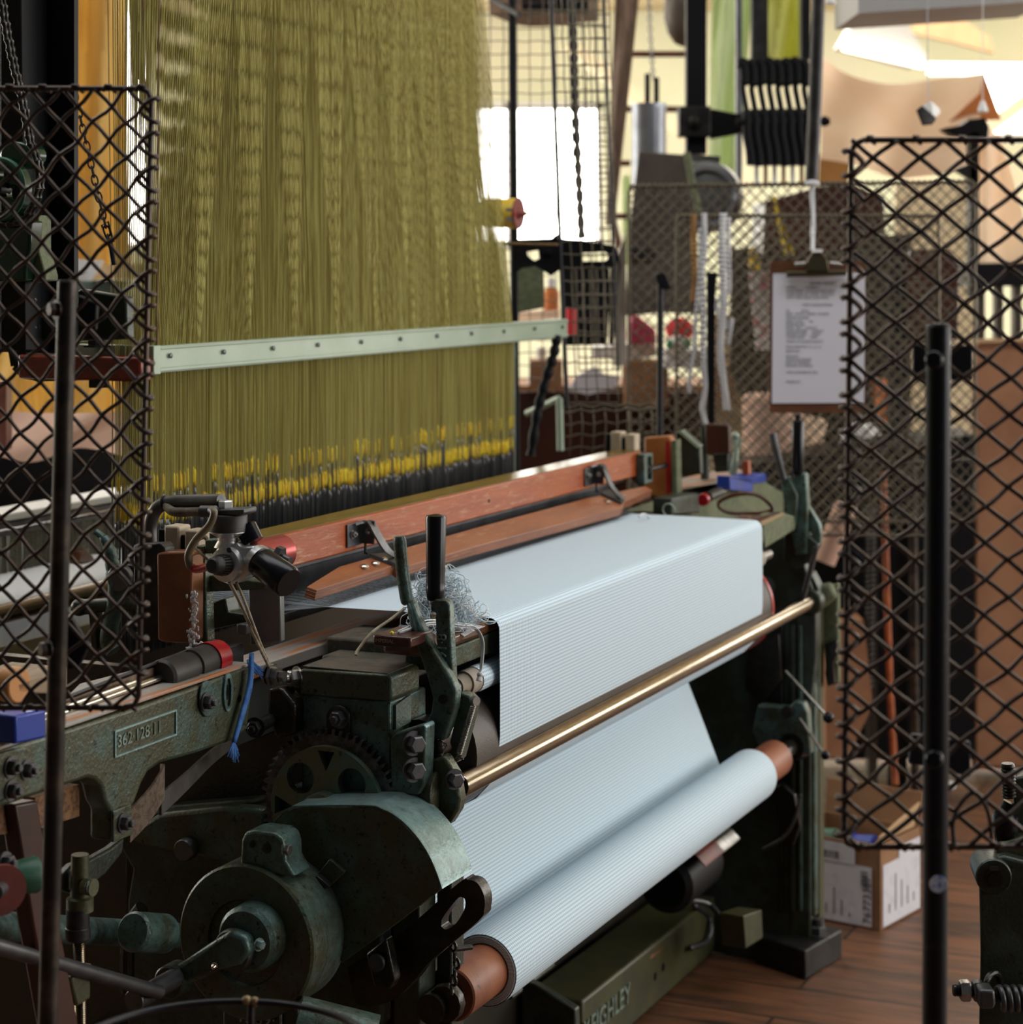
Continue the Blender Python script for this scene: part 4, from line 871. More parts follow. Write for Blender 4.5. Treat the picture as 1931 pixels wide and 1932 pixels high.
# ------------------------------------------------------------------ far end, lower beam and inside of the loom
AF = 1.62
part('side_frame', MB().prism([A(1.66, *p) for p in ((1400, 1020), (1500, 1010), (1540, 1130), (1540, 1240), (1530, 1340), (1530, 1800), (1490, 1830), (1280, 1780), (1100, 1500), (1150, 1050))], U*.03), 'dkgreen', lf, .004)
part('post', MB().box(1.70, 1.735, -.02, .012, 0, .76).box(1.66, 1.70, -.045, -.02, .0, .74), 'olive', lf, .003)
part('post_face', MB().box(1.672, 1.70, -.02, .010, .10, .66), 'teal', lf, .003)
part('foot', MB().prism([H(.0, 1425, 1818), H(.0, 1520, 1850), H(.0, 1590, 1808), H(.0, 1500, 1780)], Z*.06), 'iron', lf, .004)
part('foot_bolt', MB().hexbolt(H(.06, 1545, 1765), Z, .017).cyl(H(.06, 1545, 1765), H(.06, 1545, 1765)+Z*.035, .012), 'dksteel', lf)
part('foot', MB().box(-.16, .06, -.16, .01, 0, .05), 'iron', lf, .004)
for a_ in (-.02, 1.62): part('leg', MB().box(a_, a_+.08, -1.0, -.90, 0, .95), 'dkgreen', lf, .004)
for b0_, b1_, h0_, h1_ in ((-.52, -.47, .50, .60), (-.60, -.42, .26, .34), (-.97, -.92, .10, .5)): part('cross_rail', MB().box(-.02, 1.68, b0_, b1_, h0_, h1_), 'oil', lf, .003)
part('dark_backing', MB().box(.0, 1.66, -.90, -.885, .06, .80), 'oil', lf)  # added dark sheet: hides the bright floor, keeps the loom interior dark
part('harness_post', MB().box(1.475, 1.50, -.60, -.585, .60, 1.279), 'green', lf, .002)
part('shade_sheet', MB().box(.0, 1.64, -.345, -.33, .0, .42), 'oil', lf)  # dark sheet standing in for the shade below the cloth roll
# lower front beam with raised lettering
LBB = -.20
p = [B(LBB, 1100, 1888), B(LBB, 1350, 1690), B(LBB, 1350, 1795), B(LBB, 1100, 2020)]
part('cross_beam', MB().prism(p, -WV*.11), 'olive', lf, .006)
part('cast_lettering', MB().text('KEIGHLEY', .052, B(LBB+.001, 1100, 1968), U, Z, .004), 'letters', lf, label='raised cast letters on the lower beam')
for x, y in ((1237, 1842), (1252, 1825)): part('beam_hole', MB().rev(B(LBB+.0005, x, y), WV, [(0, .008), (.0005, .008)], 16), 'black', lf)
part('beam_flange', MB().prism([A(.60, *p) for p in ((985, 1850), (1010, 1858), (1086, 1905), (1088, 1990), (985, 1990))], U*.02).box(.62, .80, LBB-.1, LBB+.0, .235, .243), 'dkgreen', lf, .003)
part('flange_bolt', MB().hexbolt(B(-.27, 1074, 1878), Z, .014), 'dksteel', lf)
part('packing', MB().prism([B(-.25, 1178, 1805), B(-.2, 1228, 1811), B(-.2, 1254, 1790), B(-.25, 1210, 1778)], Z*.008), 'kraft', lf, .001)
for pts in ([B(-.16, 1290, 1697), B(-.14, 1335, 1705), B(-.11, 1358, 1728), B(-.09, 1372, 1752), B(-.07, 1394, 1767)], [B(-.2, 1310, 1708), B(-.2, 1336, 1728), B(-.19, 1342, 1750), B(-.19, 1333, 1777), B(-.19, 1302, 1789)]):
    m = MB(); P = smoothpath(pts, 14); m.tube(P, [.0062 if i % 2 else .0052 for i in range(len(P))], 10)
    tag(part('flexible_conduit', m, 'dksteel', sharp=3), ('grey ribbed conduit running to the small box under the loom' if len(P) and abs(P[-1].z-B(-.07, 1394, 1767).z) < .004 else 'grey ribbed conduit looping back onto the low olive beam'), 'conduit')
sw_ = thing('switch_box', B(-.05, 1410, 1795), 'small olive switch box low at the far end of the loom', 'box')
part('housing', MB().prism([B(-.05, 1404, 1728), B(-.05, 1438, 1716), B(-.05, 1440, 1770), B(-.05, 1408, 1790)], -WV*.05), 'olive', sw_, .002)
part('gland', MB().rev(B(-.07, 1396, 1768), U, [(0, .009), (.015, .014)], 16), 'iron', sw_)
mo = thing('motor_cover', B(-.2, 1440, 1690), 'brushed metal and red curved cover low at the far end', 'cover')
m = MB()
for i in range(8):
    t0, t1 = -1.2+i*.28, -1.2+(i+1)*.28
    c_ = L(1.40, -.12, .30); f = lambda t, a: L(a, -.16+.09*math.sin(t)*1, .27+.07*math.cos(t))
    m.hexa([f(t0, 1.36)-Z*.003, f(t0, 1.46)-Z*.003, f(t1, 1.46)-Z*.003, f(t1, 1.36)-Z*.003, f(t0, 1.36), f(t0, 1.46), f(t1, 1.46), f(t1, 1.36)])
part('metal_band', m, 'steel', mo, sharp=1)
m = MB()
for i in range(8):
    t0, t1 = -1.2+i*.28, -1.2+(i+1)*.28
    m.hexa([f(t0, 1.25)-Z*.003, f(t0, 1.36)-Z*.003, f(t1, 1.36)-Z*.003, f(t1, 1.25)-Z*.003, f(t0, 1.25), f(t0, 1.36), f(t1, 1.36), f(t1, 1.25)])
part('red_band', m, 'paintred', mo, sharp=1)
part('motor_body', MB().rev(L(1.24, -.16, .26), U, [(0, .042), (.01, .054), (.19, .054), (.20, .042)], 28), 'black', mo)
part('gusset', MB().prism([A(1.60, *p) for p in ((1488, 1335), (1500, 1322), (1515, 1325), (1524, 1345), (1530, 1425), (1512, 1422), (1490, 1400), (1470, 1440), (1440, 1430), (1420, 1380), (1430, 1330))], U*.03), 'teal', lf, .004)
for x_, w_, m__ in ((1492, 8, 'dkgreen'), (1508, 5, 'teal'), (1470, 6, 'oil')):
    part('frame_rib', MB().prism([A(1.652, *p) for p in ((x_, 1180), (x_+w_, 1180), (x_+w_, 1720), (x_, 1720))], U*.008), m__, lf, .001)
part('frame_link', MB().prism([A(1.62, *p) for p in ((1455, 1490), (1475, 1478), (1500, 1500), (1510, 1560), (1495, 1600), (1470, 1560))], U*.02), 'oil', lf, .003)
part('frame_boss', MB().prism([A(1.63, *p) for p in ((1410, 1215), (1470, 1195), (1475, 1280), (1440, 1330), (1405, 1300))], U*.02), 'oil', lf, .003)
part('gusset_pin', MB().rev(A(1.598, 1487, 1342), -U, [(0, .012), (.01, .012)], 18), 'iron', lf)
part('cloth_bearing', MB().rev(L(1.60, RB, RH), U, [(0, .028), (.03, .034), (.06, .034)], 24), 'oil', lf)
part('wire_hoop', MB().tube(smoothpath([A(1.58, 1512, 1500), A(1.58, 1500, 1545), A(1.58, 1478, 1580), A(1.58, 1440, 1602)], 8), .0035, 8), 'dksteel', lf)
for (x0, y0, x1, y1) in ((1483, 1266, 1561, 1351), (1510, 1356, 1555, 1422)):
    bl = thing('ball_lever', A(1.56, x1, y1), 'thin steel lever with a black ball knob, ' + ('upper' if y0 < 1300 else 'lower') + ' of the two at the far end', 'lever')
    part('rod', MB().cyl(A(1.60, x0, y0), A(1.55, x1, y1), .0032, n=10), 'steel', bl)
    part('ball', MB().ball(A(1.55, x1+3, y1+3), .0115 if y0 < 1300 else .0095), 'plastic', bl, sharp=3)
# far bearing of the rail and its bracket
part('rail_bearing', MB().rev(L(1.655, 0, .748), U, [(0, .022), (.004, .028), (.035, .028)], 28).prism([A(1.67, *p) for p in ((1480, 1085), (1530, 1080), (1545, 1110), (1542, 1155), (1510, 1180), (1480, 1150))], U*.04), 'dkgreen', lf, .003)
part('hooked_arm', MB().tube([A(1.72, 1538, 1140), A(1.72, 1560, 1118), A(1.72, 1574, 1112)], [.018, .022, .016], 14).prism([A(1.74, *p) for p in ((1548, 1110), (1582, 1100), (1583, 1290), (1560, 1295), (1552, 1200))], U*.02), 'castgreen', lf, .004)
part('arm_catch', MB().prism([A(1.72, *p) for p in ((1556, 1215), (1580, 1208), (1580, 1235), (1572, 1250), (1575, 1290), (1562, 1296), (1556, 1270), (1562, 1240))], U*.02), 'oil', lf, .003)
part('spring_rod', MB().cyl(A(1.60, 1541, 1032), A(1.60, 1516, 1128), .006, n=12), 'dksteel', lf)
fl = thing('brake_lever', A(1.62, 1506, 1050), 'black handled teal lever at the far end of the loom', 'lever')
part('grip', MB().rev(A(1.62, 1506, 895), Z, [(0, .011), (.01, .0125), (.105, .0135), (.108, .012), (.112, .006), (.122, .006)], 24), 'plastic', fl, sharp=.5)
part('holder', MB().prism([A(1.615, *p) for p in ((1497, 893), (1520, 893), (1524, 950), (1522, 1045), (1500, 1050), (1490, 990))], U*.025), 'teal', fl, .003)
part('quadrant', MB().prism([A(1.63, *p) for p in ((1524, 952), (1546, 990), (1549, 1010), (1546, 1030), (1526, 1000))], U*.02), 'teal', fl, .002)
part('link_block', MB().prism([A(1.62, *p) for p in ((1480, 1005), (1515, 1000), (1545, 1028), (1530, 1060), (1500, 1075), (1478, 1060))], U*.03), 'dkgreen', fl, .003)
fk = thing('hand_lever', A(1.60, 1480, 960), 'slim steel hand lever leaning beside the far black handle', 'lever')
part('handle', MB().tube([A(1.60, 1458, 818), A(1.60, 1462, 840), A(1.60, 1480, 905)], [.0085, .0085, .0075], 12), 'dksteel', fk)
part('blade', MB().prism([A(1.60, *p) for p in ((1474, 898), (1488, 900), (1505, 935), (1500, 990), (1488, 985), (1478, 940))], U*.02), 'teal', fk, .002)
part('beam_end', MB().prism([B(-.012, *p) for p in ((1440, 985), (1478, 968), (1506, 975), (1500, 1000), (1445, 1035))], -WV*.04), 'castgreen', lf, .003)
part('beam_strip', MB().prism([B(-.01, *p) for p in ((1436, 984), (1478, 966), (1480, 972), (1438, 992))], -WV*.02), 'bright', lf)
# far shuttle box
fs = thing('shuttle_box', L(1.8, -.27, .85), 'dusty green shuttle box at the far end of the loom', 'shuttle box')
part('tray', MB().prism([B(-.22, 1262, 968), B(-.22, 1440, 905), B(-.22, 1480, 930), B(-.22, 1480, 985), B(-.22, 1300, 1000)], -WV*.10), 'castgreen', fs, .004)
part('tray_top', MB().hexa([H(.955, 1275, 925), H(.955, 1275, 905), H(.955, 1385, 880), H(.955, 1425, 900), H(.97, 1275, 925), H(.97, 1275, 905), H(.97, 1385, 880), H(.97, 1425, 900)]), 'racewood', fs, .002)
part('end_cap', MB().prism([B(-.2, 1268, 940), B(-.2, 1318, 930), B(-.2, 1322, 968), B(-.2, 1268, 972)], -WV*.04), 'dkgreen', fs, .003)
part('catch_ring', MB().ring(B(-.2, 1262, 962), U, .012, .002, 18), 'ltgreen', fs)
fb_ = thing('spindle_buffer', B(-.2, 1360, 930), 'short buffer with a red tip on a rod at the far end', 'buffer')
part('red_tip', MB().rev(B(-.2, 1326, 944), B(-.2, 1346, 932)-B(-.2, 1326, 944), [(0, .012), (.012, .013), (.014, .010)], 20), 'red', fb_)
part('sleeve', MB().cyl(B(-.2, 1336, 938), B(-.2, 1358, 928), .0105), 'rubber', fb_)
part('spindle', MB().cyl(B(-.2, 1356, 930), B(-.2, 1402, 914), .0035), 'bright', fb_)
fp = thing('picker_block', B(-.2, 1400, 925), 'blue plastic picker block at the far end of the loom', 'picker')
part('block', MB().hexa([B(-.19, 1378, 903), B(-.19, 1421, 914), B(-.22, 1446, 910), B(-.24, 1400, 900), B(-.19, 1378, 898), B(-.19, 1421, 902), B(-.22, 1446, 893), B(-.24, 1402, 890)]).prism([B(-.19, 1378, 898), B(-.19, 1421, 901), B(-.19, 1421, 928), B(-.19, 1378, 925)], -WV*.03), 'blue', fp, .002)
m = MB(); P = [A(1.62, 1407+50*math.cos(t)+4*math.sin(3*t), 953+19*math.sin(t)+3*math.cos(2*t)) for t in [i*math.pi/16 for i in range(32)]]
m.tube(P, .0042, 8, closed=True); tag(part('leather_loop', m, 'brownwood', sharp=1), 'brown leather loop lying on the far shuttle box', 'strap')
m = MB().tube(smoothpath([A(1.6, 1455, 972), A(1.6, 1468, 985), A(1.6, 1462, 1008), A(1.6, 1458, 1018)], 5), .002, 6)
tag(part('tie_string', m, 'string', sharp=1), 'short pale string hanging by the brown leather loop', 'string')
m = MB().tube(smoothpath([B(-.2, 1206, 975), B(-.2, 1212, 970), B(-.2, 1220, 971), B(-.2, 1226, 978)], 5), .002, 6)
tag(part('thread_loop', m, 'white', sharp=1), 'tiny white thread loop at the far edge of the gingham', 'thread')
fo = thing('box_swell', B(-.3, 1240, 930), 'orange varnished swell block with a red side at the far end', 'swell')
part('block', MB().prism([A(1.60, *p) for p in ((1216, 826), (1262, 822), (1268, 834), (1268, 930), (1250, 940), (1216, 930))], U*.03), mat('orange varnish', (.42, .16, .04), (.3, .09, .02), 8, rough=.35), fo, .003)
part('red_side', MB().prism([A(1.605, *p) for p in ((1258, 832), (1266, 832), (1268, 930), (1260, 930))], -U*.006), 'red', fo)
part('green_edge', MB().prism([A(1.59, *p) for p in ((1268, 832), (1276, 830), (1278, 930), (1270, 932))], U*.03), 'castgreen', fo)
part('guard_plate', MB().prism([A(1.66, *p) for p in ((1275, 815), (1288, 812), (1320, 840), (1322, 895), (1276, 900))], U*.02), 'dkgreen', fo, .002)
part('plate_edge', MB().prism([A(1.655, *p) for p in ((1274, 815), (1286, 812), (1320, 842), (1316, 846), (1284, 818))], U*.025), 'ltgreen', fo)
bp_ = thing('bracket_plate', A(1.8, 1350, 895), 'dark brown square plate on a green bracket behind the far shuttle box', 'plate')
part('plate', MB().prism([A(1.8, *p) for p in ((1330, 800), (1370, 800), (1376, 806), (1376, 856), (1332, 858))], U*.02), 'darkwood', bp_, .003)
part('bracket', MB().prism([A(1.81, *p) for p in ((1322, 802), (1332, 802), (1334, 905), (1322, 905))], U*.02).prism([A(1.82, *p) for p in ((1345, 858), (1374, 856), (1374, 890), (1350, 892))], U*.02), 'dkgreen', bp_, .002)
ct = thing('pivot_casting', A(1.85, 1390, 900), 'small pale green knobbed casting behind the blue block', 'casting')
part('stem', MB().tube([A(1.85, 1388, 822), A(1.85, 1390, 850), A(1.85, 1386, 880), A(1.85, 1382, 895)], [.006, .006, .008, .010], 10), 'ltgreen', ct)
part('knob', MB().ball(A(1.85, 1388, 822), .009).tube([A(1.85, 1392, 826), A(1.85, 1399, 832), A(1.85, 1396, 845)], .003, 8), 'ltgreen', ct)
tag(part('wood_block', MB().prism([A(1.84, *p) for p in ((1400, 870), (1412, 869), (1413, 896), (1401, 897))], U*.02), 'redwood', bevel=.001), 'small red wooden peg beside the pale green casting', 'block')

# warp beam and back of the loom, seen past its near end
M['darkbronze'] = mat('dull bronze bar', (.20, .165, .12), (.14, .11, .08), 30, .4, .6, .24, 1, rot=ANG, stretch=(1, 12, 12))
bk = thing('back_rail', L(.8, -1.1, .82), 'polished bronze coloured back rail seen past the left end', 'rail')
part('bar', MB().rev(H(.848, -160, 1198), U, [(0, .0165), (1.9, .0165)], 28), 'darkbronze', bk, sharp=.8)
b2 = (H(.848, 0, 1146)-O).dot(WV); a2 = (H(.848, 0, 1146)-O).dot(U)-.4
vs = [L(a2, b2+.013, .60), L(a2+1.9, b2+.013, .60), L(a2, b2+.012, .84), L(a2+1.9, b2+.012, .84), L(a2, b2-.004, .866), L(a2+1.9, b2-.004, .866), L(a2, b2-.13, .875), L(a2+1.9, b2-.13, .875), L(a2, b2-.5, .90), L(a2+1.9, b2-.5, .90)]
uv = [(0, 0), (1.9, 0), (0, .24), (1.9, .24), (0, .26), (1.9, .26), (0, .4), (1.9, .4), (0, .8), (1.9, .8)]
m = MB(); m.add(vs, [(0, 1, 3, 2), (2, 3, 5, 4), (4, 5, 7, 6), (6, 7, 9, 8)])
tag(part('white_warp_sheet', m, mat('white warp sheet', (.90, .91, .92), (.80, .84, .88), 60, rough=.8, rot=ANG, stretch=(6, 1, .1)), uv=uv, sharp=3), 'white warp sheet passing over the back rail at left', 'warp')
m = MB(); m.add([L(a2, b2+.02, .36), L(a2+1.9, b2+.02, .36), L(a2, b2+.018, .79), L(a2+1.9, b2+.018, .79)], [(0, 1, 3, 2)])
tag(part('beige_cloth', MB().box(a2, a2+1.9, b2+.016, b2+.022, .40, .785), mat('pale beige sheet', (.58, .52, .40), (.5, .46, .38), 20, rough=.8, stretch=(1, 1, 14))), 'pale beige sheet hanging under the left back rail', 'cloth')
dp = thing('drop_wire_bank', L(.8, b2-.12, .86), 'grey bank of fine vertical drop wires under a white rail at left', 'drop wires')
m = MB()
for i in range(360):
    a = a2+1.8*i/360; m.box(a, a+.003, b2-.13, b2-.125-random.uniform(0, .004), .862, .955+random.uniform(-.006, 0))
part('wires', m, mat('drop wires', (.16, .15, .10), (.08, .08, .07), 300, rough=.5, metal=.5), dp, smooth=False, kind='stuff')
part('top_rails', MB().box(a2, a2+1.8, b2-.14, b2-.118, .945, .952).box(a2, a2+1.8, b2-.15, b2-.118, .958, .968), 'dksteel', dp)
part('white_rail', MB().box(a2, a2+1.8, b2-.20, b2-.12, .970, .985), 'white2', dp, .003)
tag(part('brown_wedge', MB().prism([B(b2-.08, *p) for p in ((152, 1040), (164, 1035), (184, 1060), (150, 1062))], -WV*.03), 'brownwood', bevel=.002), 'small brown wedge lying on the white sheet at left', 'wedge')
tag(part('pinkish_bundle', MB().ball(B(b2-.2, 185, 968), .03, (1.3, .8, .5)), 'beige', sharp=3), 'small beige bundle resting on the white rail at left', 'bundle')
# temple arm at left
ar = thing('temple_casting', A(-.1, 215, 1230), 'curved teal cast arm standing behind the wire guard at left', 'arm')
AA = .03
part('arm', MB().tube(smoothpath([A(AA, 181, 1004), A(AA, 196, 1016), A(AA, 207, 1038), A(AA, 212, 1062), A(AA, 215, 1080), A(AA, 220, 1105), A(AA, 217, 1140), A(AA, 208, 1185), A(AA, 205, 1210), A(AA, 216, 1228)], 5), [.005]*5+[.0075]*5+[.0095]*5+[.011]*5+[.0125]*5+[.0125]*20+[.014], 12), 'teal', ar, sharp=1)
part('cross_arm', MB().tube([A(AA, 150, 1146), A(AA, 180, 1143), A(AA, 270, 1138)], [.012, .010, .010], 12), 'dkgreen', ar)
part('fork', MB().prism([A(AA, *p) for p in ((166, 1150), (178, 1150), (184, 1225), (172, 1228))], U*.02).prism([A(AA, *p) for p in ((190, 1160), (202, 1160), (196, 1228), (186, 1228))], U*.02), 'dkgreen', ar, .002)
part('knob', MB().ball(A(AA-.005, 150, 1146), .013), 'dkgreen', ar)
part('bearing', MB().rev(A(AA, 232, 1090), -U, [(0, .02), (.012, .02)], 24).prism([A(AA+.01, *p) for p in ((226, 1066), (256, 1066), (256, 1125), (226, 1125))], U*.02), 'dksteel', ar, .002)
part('ledge', MB().box(-.20, .02, -.42, -.38, .78, .82), 'dkgreen', ar, .002)

# ------------------------------------------------------------------ wire guards
def clipped(p, d, x0, x1, y0, y1):
    t0, t1 = -1e9, 1e9
    for c, dd, lo, hi in ((p[0], d[0], x0, x1), (p[1], d[1], y0, y1)):
        if abs(dd) < 1e-9: continue
        u, v = (lo-c)/dd, (hi-c)/dd
        t0 = max(t0, min(u, v)); t1 = min(t1, max(u, v))
    return t0, t1
def lattice(f, x0, x1, y0, y1, dx, dy, r, nrm, wob=0, hooks=True, n=5, amp=1.0, step=3):
    """two crossing families of wires in the panel; f(x, y) gives the point of the panel"""
    m = MB()
    for sg in (1, -1):
        s = dy/dx*sg; k0 = -int((abs((x1-x0)*s)+y1-y0)/dy)-2
        for k in range(k0, -k0+1):
            c = (y0 if sg > 0 else y0)+k*dy
            t0, t1 = clipped((x0, c), (1, s), x0, x1, y0, y1)
            if t1-t0 < dx*.12: continue
            ns = max(2, int((t1-t0)/dx*step*2)); pts = []
            for i in range(ns+1):
                t = t0+(t1-t0)*i/ns; ph = 2*math.pi*(t/dx)
                z = sg*r*amp*math.cos(ph+k*math.pi)
                off = wob*math.sin(ph*1.0+k)
                pts.append(f(min(max(x0+t+off*.5, x0), x1), min(max(c+s*t+off, y0), y1))+nrm*z)
            m.tube(pts, r, n)
    return m
def guard(name, label, f, x0, x1, y0, y1, dx, dy, rw, rf, nrm, mw, mf, wob=0, rad=14, top=True, hooks=True, cat='guard', open_right=False):
    t = thing(name, f((x0+x1)/2, y1), label, cat)
    cor = [(x0+rad, y0), (x1-rad, y0), (x1-rad*.3, y0+rad*.3), (x1, y0+rad), (x1, y1-rad), (x1-rad*.3, y1-rad*.3), (x1-rad, y1), (x0+rad, y1), (x0+rad*.3, y1-rad*.3), (x0, y1-rad), (x0, y0+rad), (x0+rad*.3, y0+rad*.3)]
    part('frame_rod', MB().tube([f(*c) for c in cor], rf, 10, closed=True), mf, t, sharp=1)
    m = lattice(f, x0, x1, y0, y1, dx, dy, rw, nrm, wob)
    if hooks:
        n = int((y1-y0)/dy)
        for x, sg in ((x0, -1), (x1, 1)):
            for k in range(n):
                for o_, up in ((.15, 1), (.72, -1)):
                    y = y0+(k+o_)*dy+rad*.6
                    if y < y1-4: m.tube(smoothpath([f(x+sg*q[0], y+up*q[1])+nrm*q[2] for q in ((-22, 17, 0), (-11, 7, rf*1.5), (0, 0, rf*2.1), (9, -4, rf*1.3), (14, -4, -rf*.4), (10, -1, -rf*1.5))], 3), rw*1.05, 6)
        n = int((x1-x0)/dx)
        for y in (y0, y1):
            for k in range(n+1):
                x = x0+(k+.25)*dx+rad*.5
                if x < x1-6: m.tube([f(x+q[0], y+q[1])+nrm*q[2] for q in ((-9, 5, rf*1.2), (-3, -5, rf*1.5), (4, -5, rf*.6), (9, 3, -rf*1.4), (14, 6, -rf))], rw*1.05, 6)
    part('wire_mesh', m, mw, t, sharp=3)
    return t
NY = Vector((0, -1, 0))
def f_left(x, y): return Y(2.20-.07*(x+60)/340, x+(y-170)*(-.0215), y)
lg_ = guard('wire_guard', 'brown diamond wire guard with a rubbed tube post at far left', f_left, -70, 286, 167, 1335, 62, 65, .0022, .0029, NY, 'wire', 'wire', 3.0, 22)
part('post', MB().rev(Y(2.10, 88, 2010), Y(2.10, 127, 528)-Y(2.10, 88, 2010), [(0, .0095), ((Y(2.10, 127, 528)-Y(2.10, 88, 2010)).length-.002, .0095), ((Y(2.10, 127, 528)-Y(2.10, 88, 2010)).length, .008)], 24), 'brownpost', lg_, sharp=.6)
for y, x in ((584, 108), (1224, 92)):
    part('clamp_plate', MB().prism([Y(2.17, *p) for p in ((x+38, y-28), (x+76, y-12), (x+72, y+40), (x+36, y+20))] if y < 1000 else [Y(2.17, *p) for p in ((x+34, y-70), (x+76, y-4), (x+56, y+36), (x+34, y+40))], Vector((0, .012, 0))), 'black', lg_, .002)
    part('clamp_bolt', MB().hexbolt(Y(2.09, x, y), Vector((-.75, -.6, 0)), .0075, False).cyl(Y(2.09, x, y), Y(2.11, x+18, y), .004), 'brownpost', lg_)
def f_right(x, y): return Y(1.95, x+(y-262)*(-.0105), y)
rg = guard('wire_guard', 'dark diamond wire guard with a thick black tube post at right', f_right, 1607, 2010, 264, 1598, 87, 69, .0024, .0028, NY, 'wire', 'wire', 1.5, 24)
p0, p1 = Y(1.91, 1764, 2010), Y(1.91, 1771, 610)
part('post', MB().rev(p0, p1-p0, [(0, .0112), ((p1-p0).length-.003, .0112), ((p1-p0).length, .009)], 28), 'post', rg, sharp=.6)
for y in (680, 1432):
    part('clamp_plate', MB().prism([Y(1.97, *p) for p in (((1724, 650), (1836, 652), (1836, 717), (1724, 720)) if y < 1000 else ((1722, 1385), (1832, 1400), (1832, 1466), (1715, 1440)))], Vector((0, .006, 0))), mat('blue black steel plate', (.028, .032, .045), rough=.5, metal=.3), rg, .001)
    part('clamp_bolt', MB().rev(Y(1.895, 1765, y), NY+Vector((-.35, 0, .15)), [(0, .0082), (.008, .0082), (.010, .0065)], 18), 'post', rg)
part('bent_wire', MB().tube(smoothpath([f_right(*q) for q in ((1816, 1602), (1812, 1555), (1822, 1522), (1850, 1496), (1874, 1520), (1884, 1560), (1886, 1602))], 5), .0022, 8), 'wire', rg, sharp=1)
m = MB().rev(Y(1.8985, 1771, 1668), NY, [(0, .0080), (.0006, .0078)], 18)
part('sticker', m, mat('torn blue and white sticker', (.66, .70, .80), (.12, .22, .62), 220, .5, .56, .6), rg, label='torn round blue and white sticker')
def f_a(x, y): return Y(5.3, x, y)
def f_b(x, y): return Y(5.0, x, y)
ga = guard('mesh_guard', 'tall fine diamond mesh guard behind the hanging clipboard', lambda x, y: Y(5.3, x, y-(x-1187)*.014*(1-(y-352)/700)), 1187, 1840, 352, 985, 24, 24, .0018, .0042, NY, 'wirelt', 'wirelt', 0, 10, hooks=False)
gb_ = guard('mesh_guard', 'lower fine diamond mesh guard hung with white tapes', f_b, 1277, 1772, 407, 1010, 24, 24, .0018, .0038, NY, 'wirelt', 'wirelt', 0, 10, hooks=False)
part('rope_twist', MB().helix(Y(5.3, 1190, 352), Y(5.3, 1840, 343), .006, .0022, 60, 5, 8), 'wirelt', ga, sharp=3)
part('rope_twist', MB().helix(Y(5.0, 1284, 407), Y(5.0, 1765, 409), .0055, .002, 50, 5, 8), 'wirelt', gb_, sharp=3)
gp = thing('guard_post', Y(4.9, 1246, 790), 'slim black guard post with a small clamp in front of the brown hood', 'post')
part('tube', MB().cyl(Y(4.9, 1245, 900), Y(4.9, 1247, 515), .0075), 'post', gp)
part('clamp', MB().prism([Y(4.89, *p) for p in ((1238, 518), (1254, 514), (1268, 545), (1256, 548), (1240, 532))], Vector((0, .02, 0))), 'black', gp, .002)
gq = thing('guard_post', Y(4.95, 1342, 860), 'flat black guard post hanging between the two white tapes', 'post')
part('strip', MB().prism([Y(4.95, *p) for p in ((1335, 514), (1354, 514), (1350, 560), (1349, 860), (1336, 860))], Vector((0, .02, 0))), 'black', gq, .002)
# square mesh chain cage
def f_c(x, y): return Y(4.7, x+y*.037, y)
cgm = thing('mesh_cage', Y(4.8, 1110, 770), 'narrow square wire mesh cage around a black chain', 'cage')
def sq(f, xs, ys, r):
    m = MB()
    for x in xs: m.tube([f(x+random.uniform(-1.5, 1.5)*(i % 2), ys[0]+(ys[-1]-ys[0])*i/40)+NY*(r*.8*(-1)**i) for i in range(41)], r, 5)
    for y in ys: m.tube([f(xs[0]+(xs[-1]-xs[0])*i/10, y+random.uniform(-1.5, 1.5))+NY*(r*.8*(-1)**i) for i in range(11)], r, 5)
    return m
xs = [1040+i*20 for i in range(6)]; ys = [-30+i*25.5 for i in range(32)]
part('front_mesh', sq(f_c, xs, ys, .0016), 'wirelt', cgm, sharp=3)
part('side_mesh', sq(lambda x, y: Y(4.95, x+y*.030+4, y+8), [1068+i*13 for i in range(7)], [-30+i*24 for i in range(31)], .0016), 'wirelt', cgm, sharp=3)
part('corner_rod', MB().tube([f_c(1040, -30), f_c(1040, 380), f_c(1042, 770)], .0048, 8).tube([f_c(1140, -30), f_c(1140, 700)], .003, 8), 'post', cgm)
def f_d(x, y): return Y(5.6, x, y)
sc2 = thing('mesh_screen', Y(5.6, 985, 790), 'flat square wire screen behind the edge of the harness', 'screen')
part('mesh', sq(f_d, [900+i*25 for i in range(7)], [-20+i*24.5 for i in range(32)], .0014), 'wire', sc2, sharp=3)
part('upright', MB().cyl(Y(5.58, 967, -30), H(0, 978, 1530), .012, n=10), 'black', sc2)
part('brace', MB().cyl(Y(5.58, 930, 0), Y(5.5, 980, 28), .008, n=10), 'dksteel', sc2)
lc_ = thing('mesh_cage', Y(4.7, 1150, 860), 'low square wire cage with two twisted top rails at the far end', 'cage')
def f_e(x, y): return Y(4.75, x, y)
m = MB()
for y in (768, 777, 800, 822, 846): m.tube([f_e(1062+i*9.2, y+2.5*math.sin(i*1.3)+(-.03*(i*9.2))) for i in range(20)], .0018 if y > 780 else .003, 6)
for x in range(1075, 1245, 22): m.tube([f_e(x, 765), f_e(x+3, 800), f_e(x, 860)], .0014, 5)
part('mesh', m, 'wirelt', lc_, sharp=3)
part('stretcher', MB().cyl(Y(4.8, 995, 780), Y(4.7, 1056, 752), .008).cyl(Y(4.7, 1056, 752), Y(4.7, 1058, 850), .008), 'ltgreen', lc_)
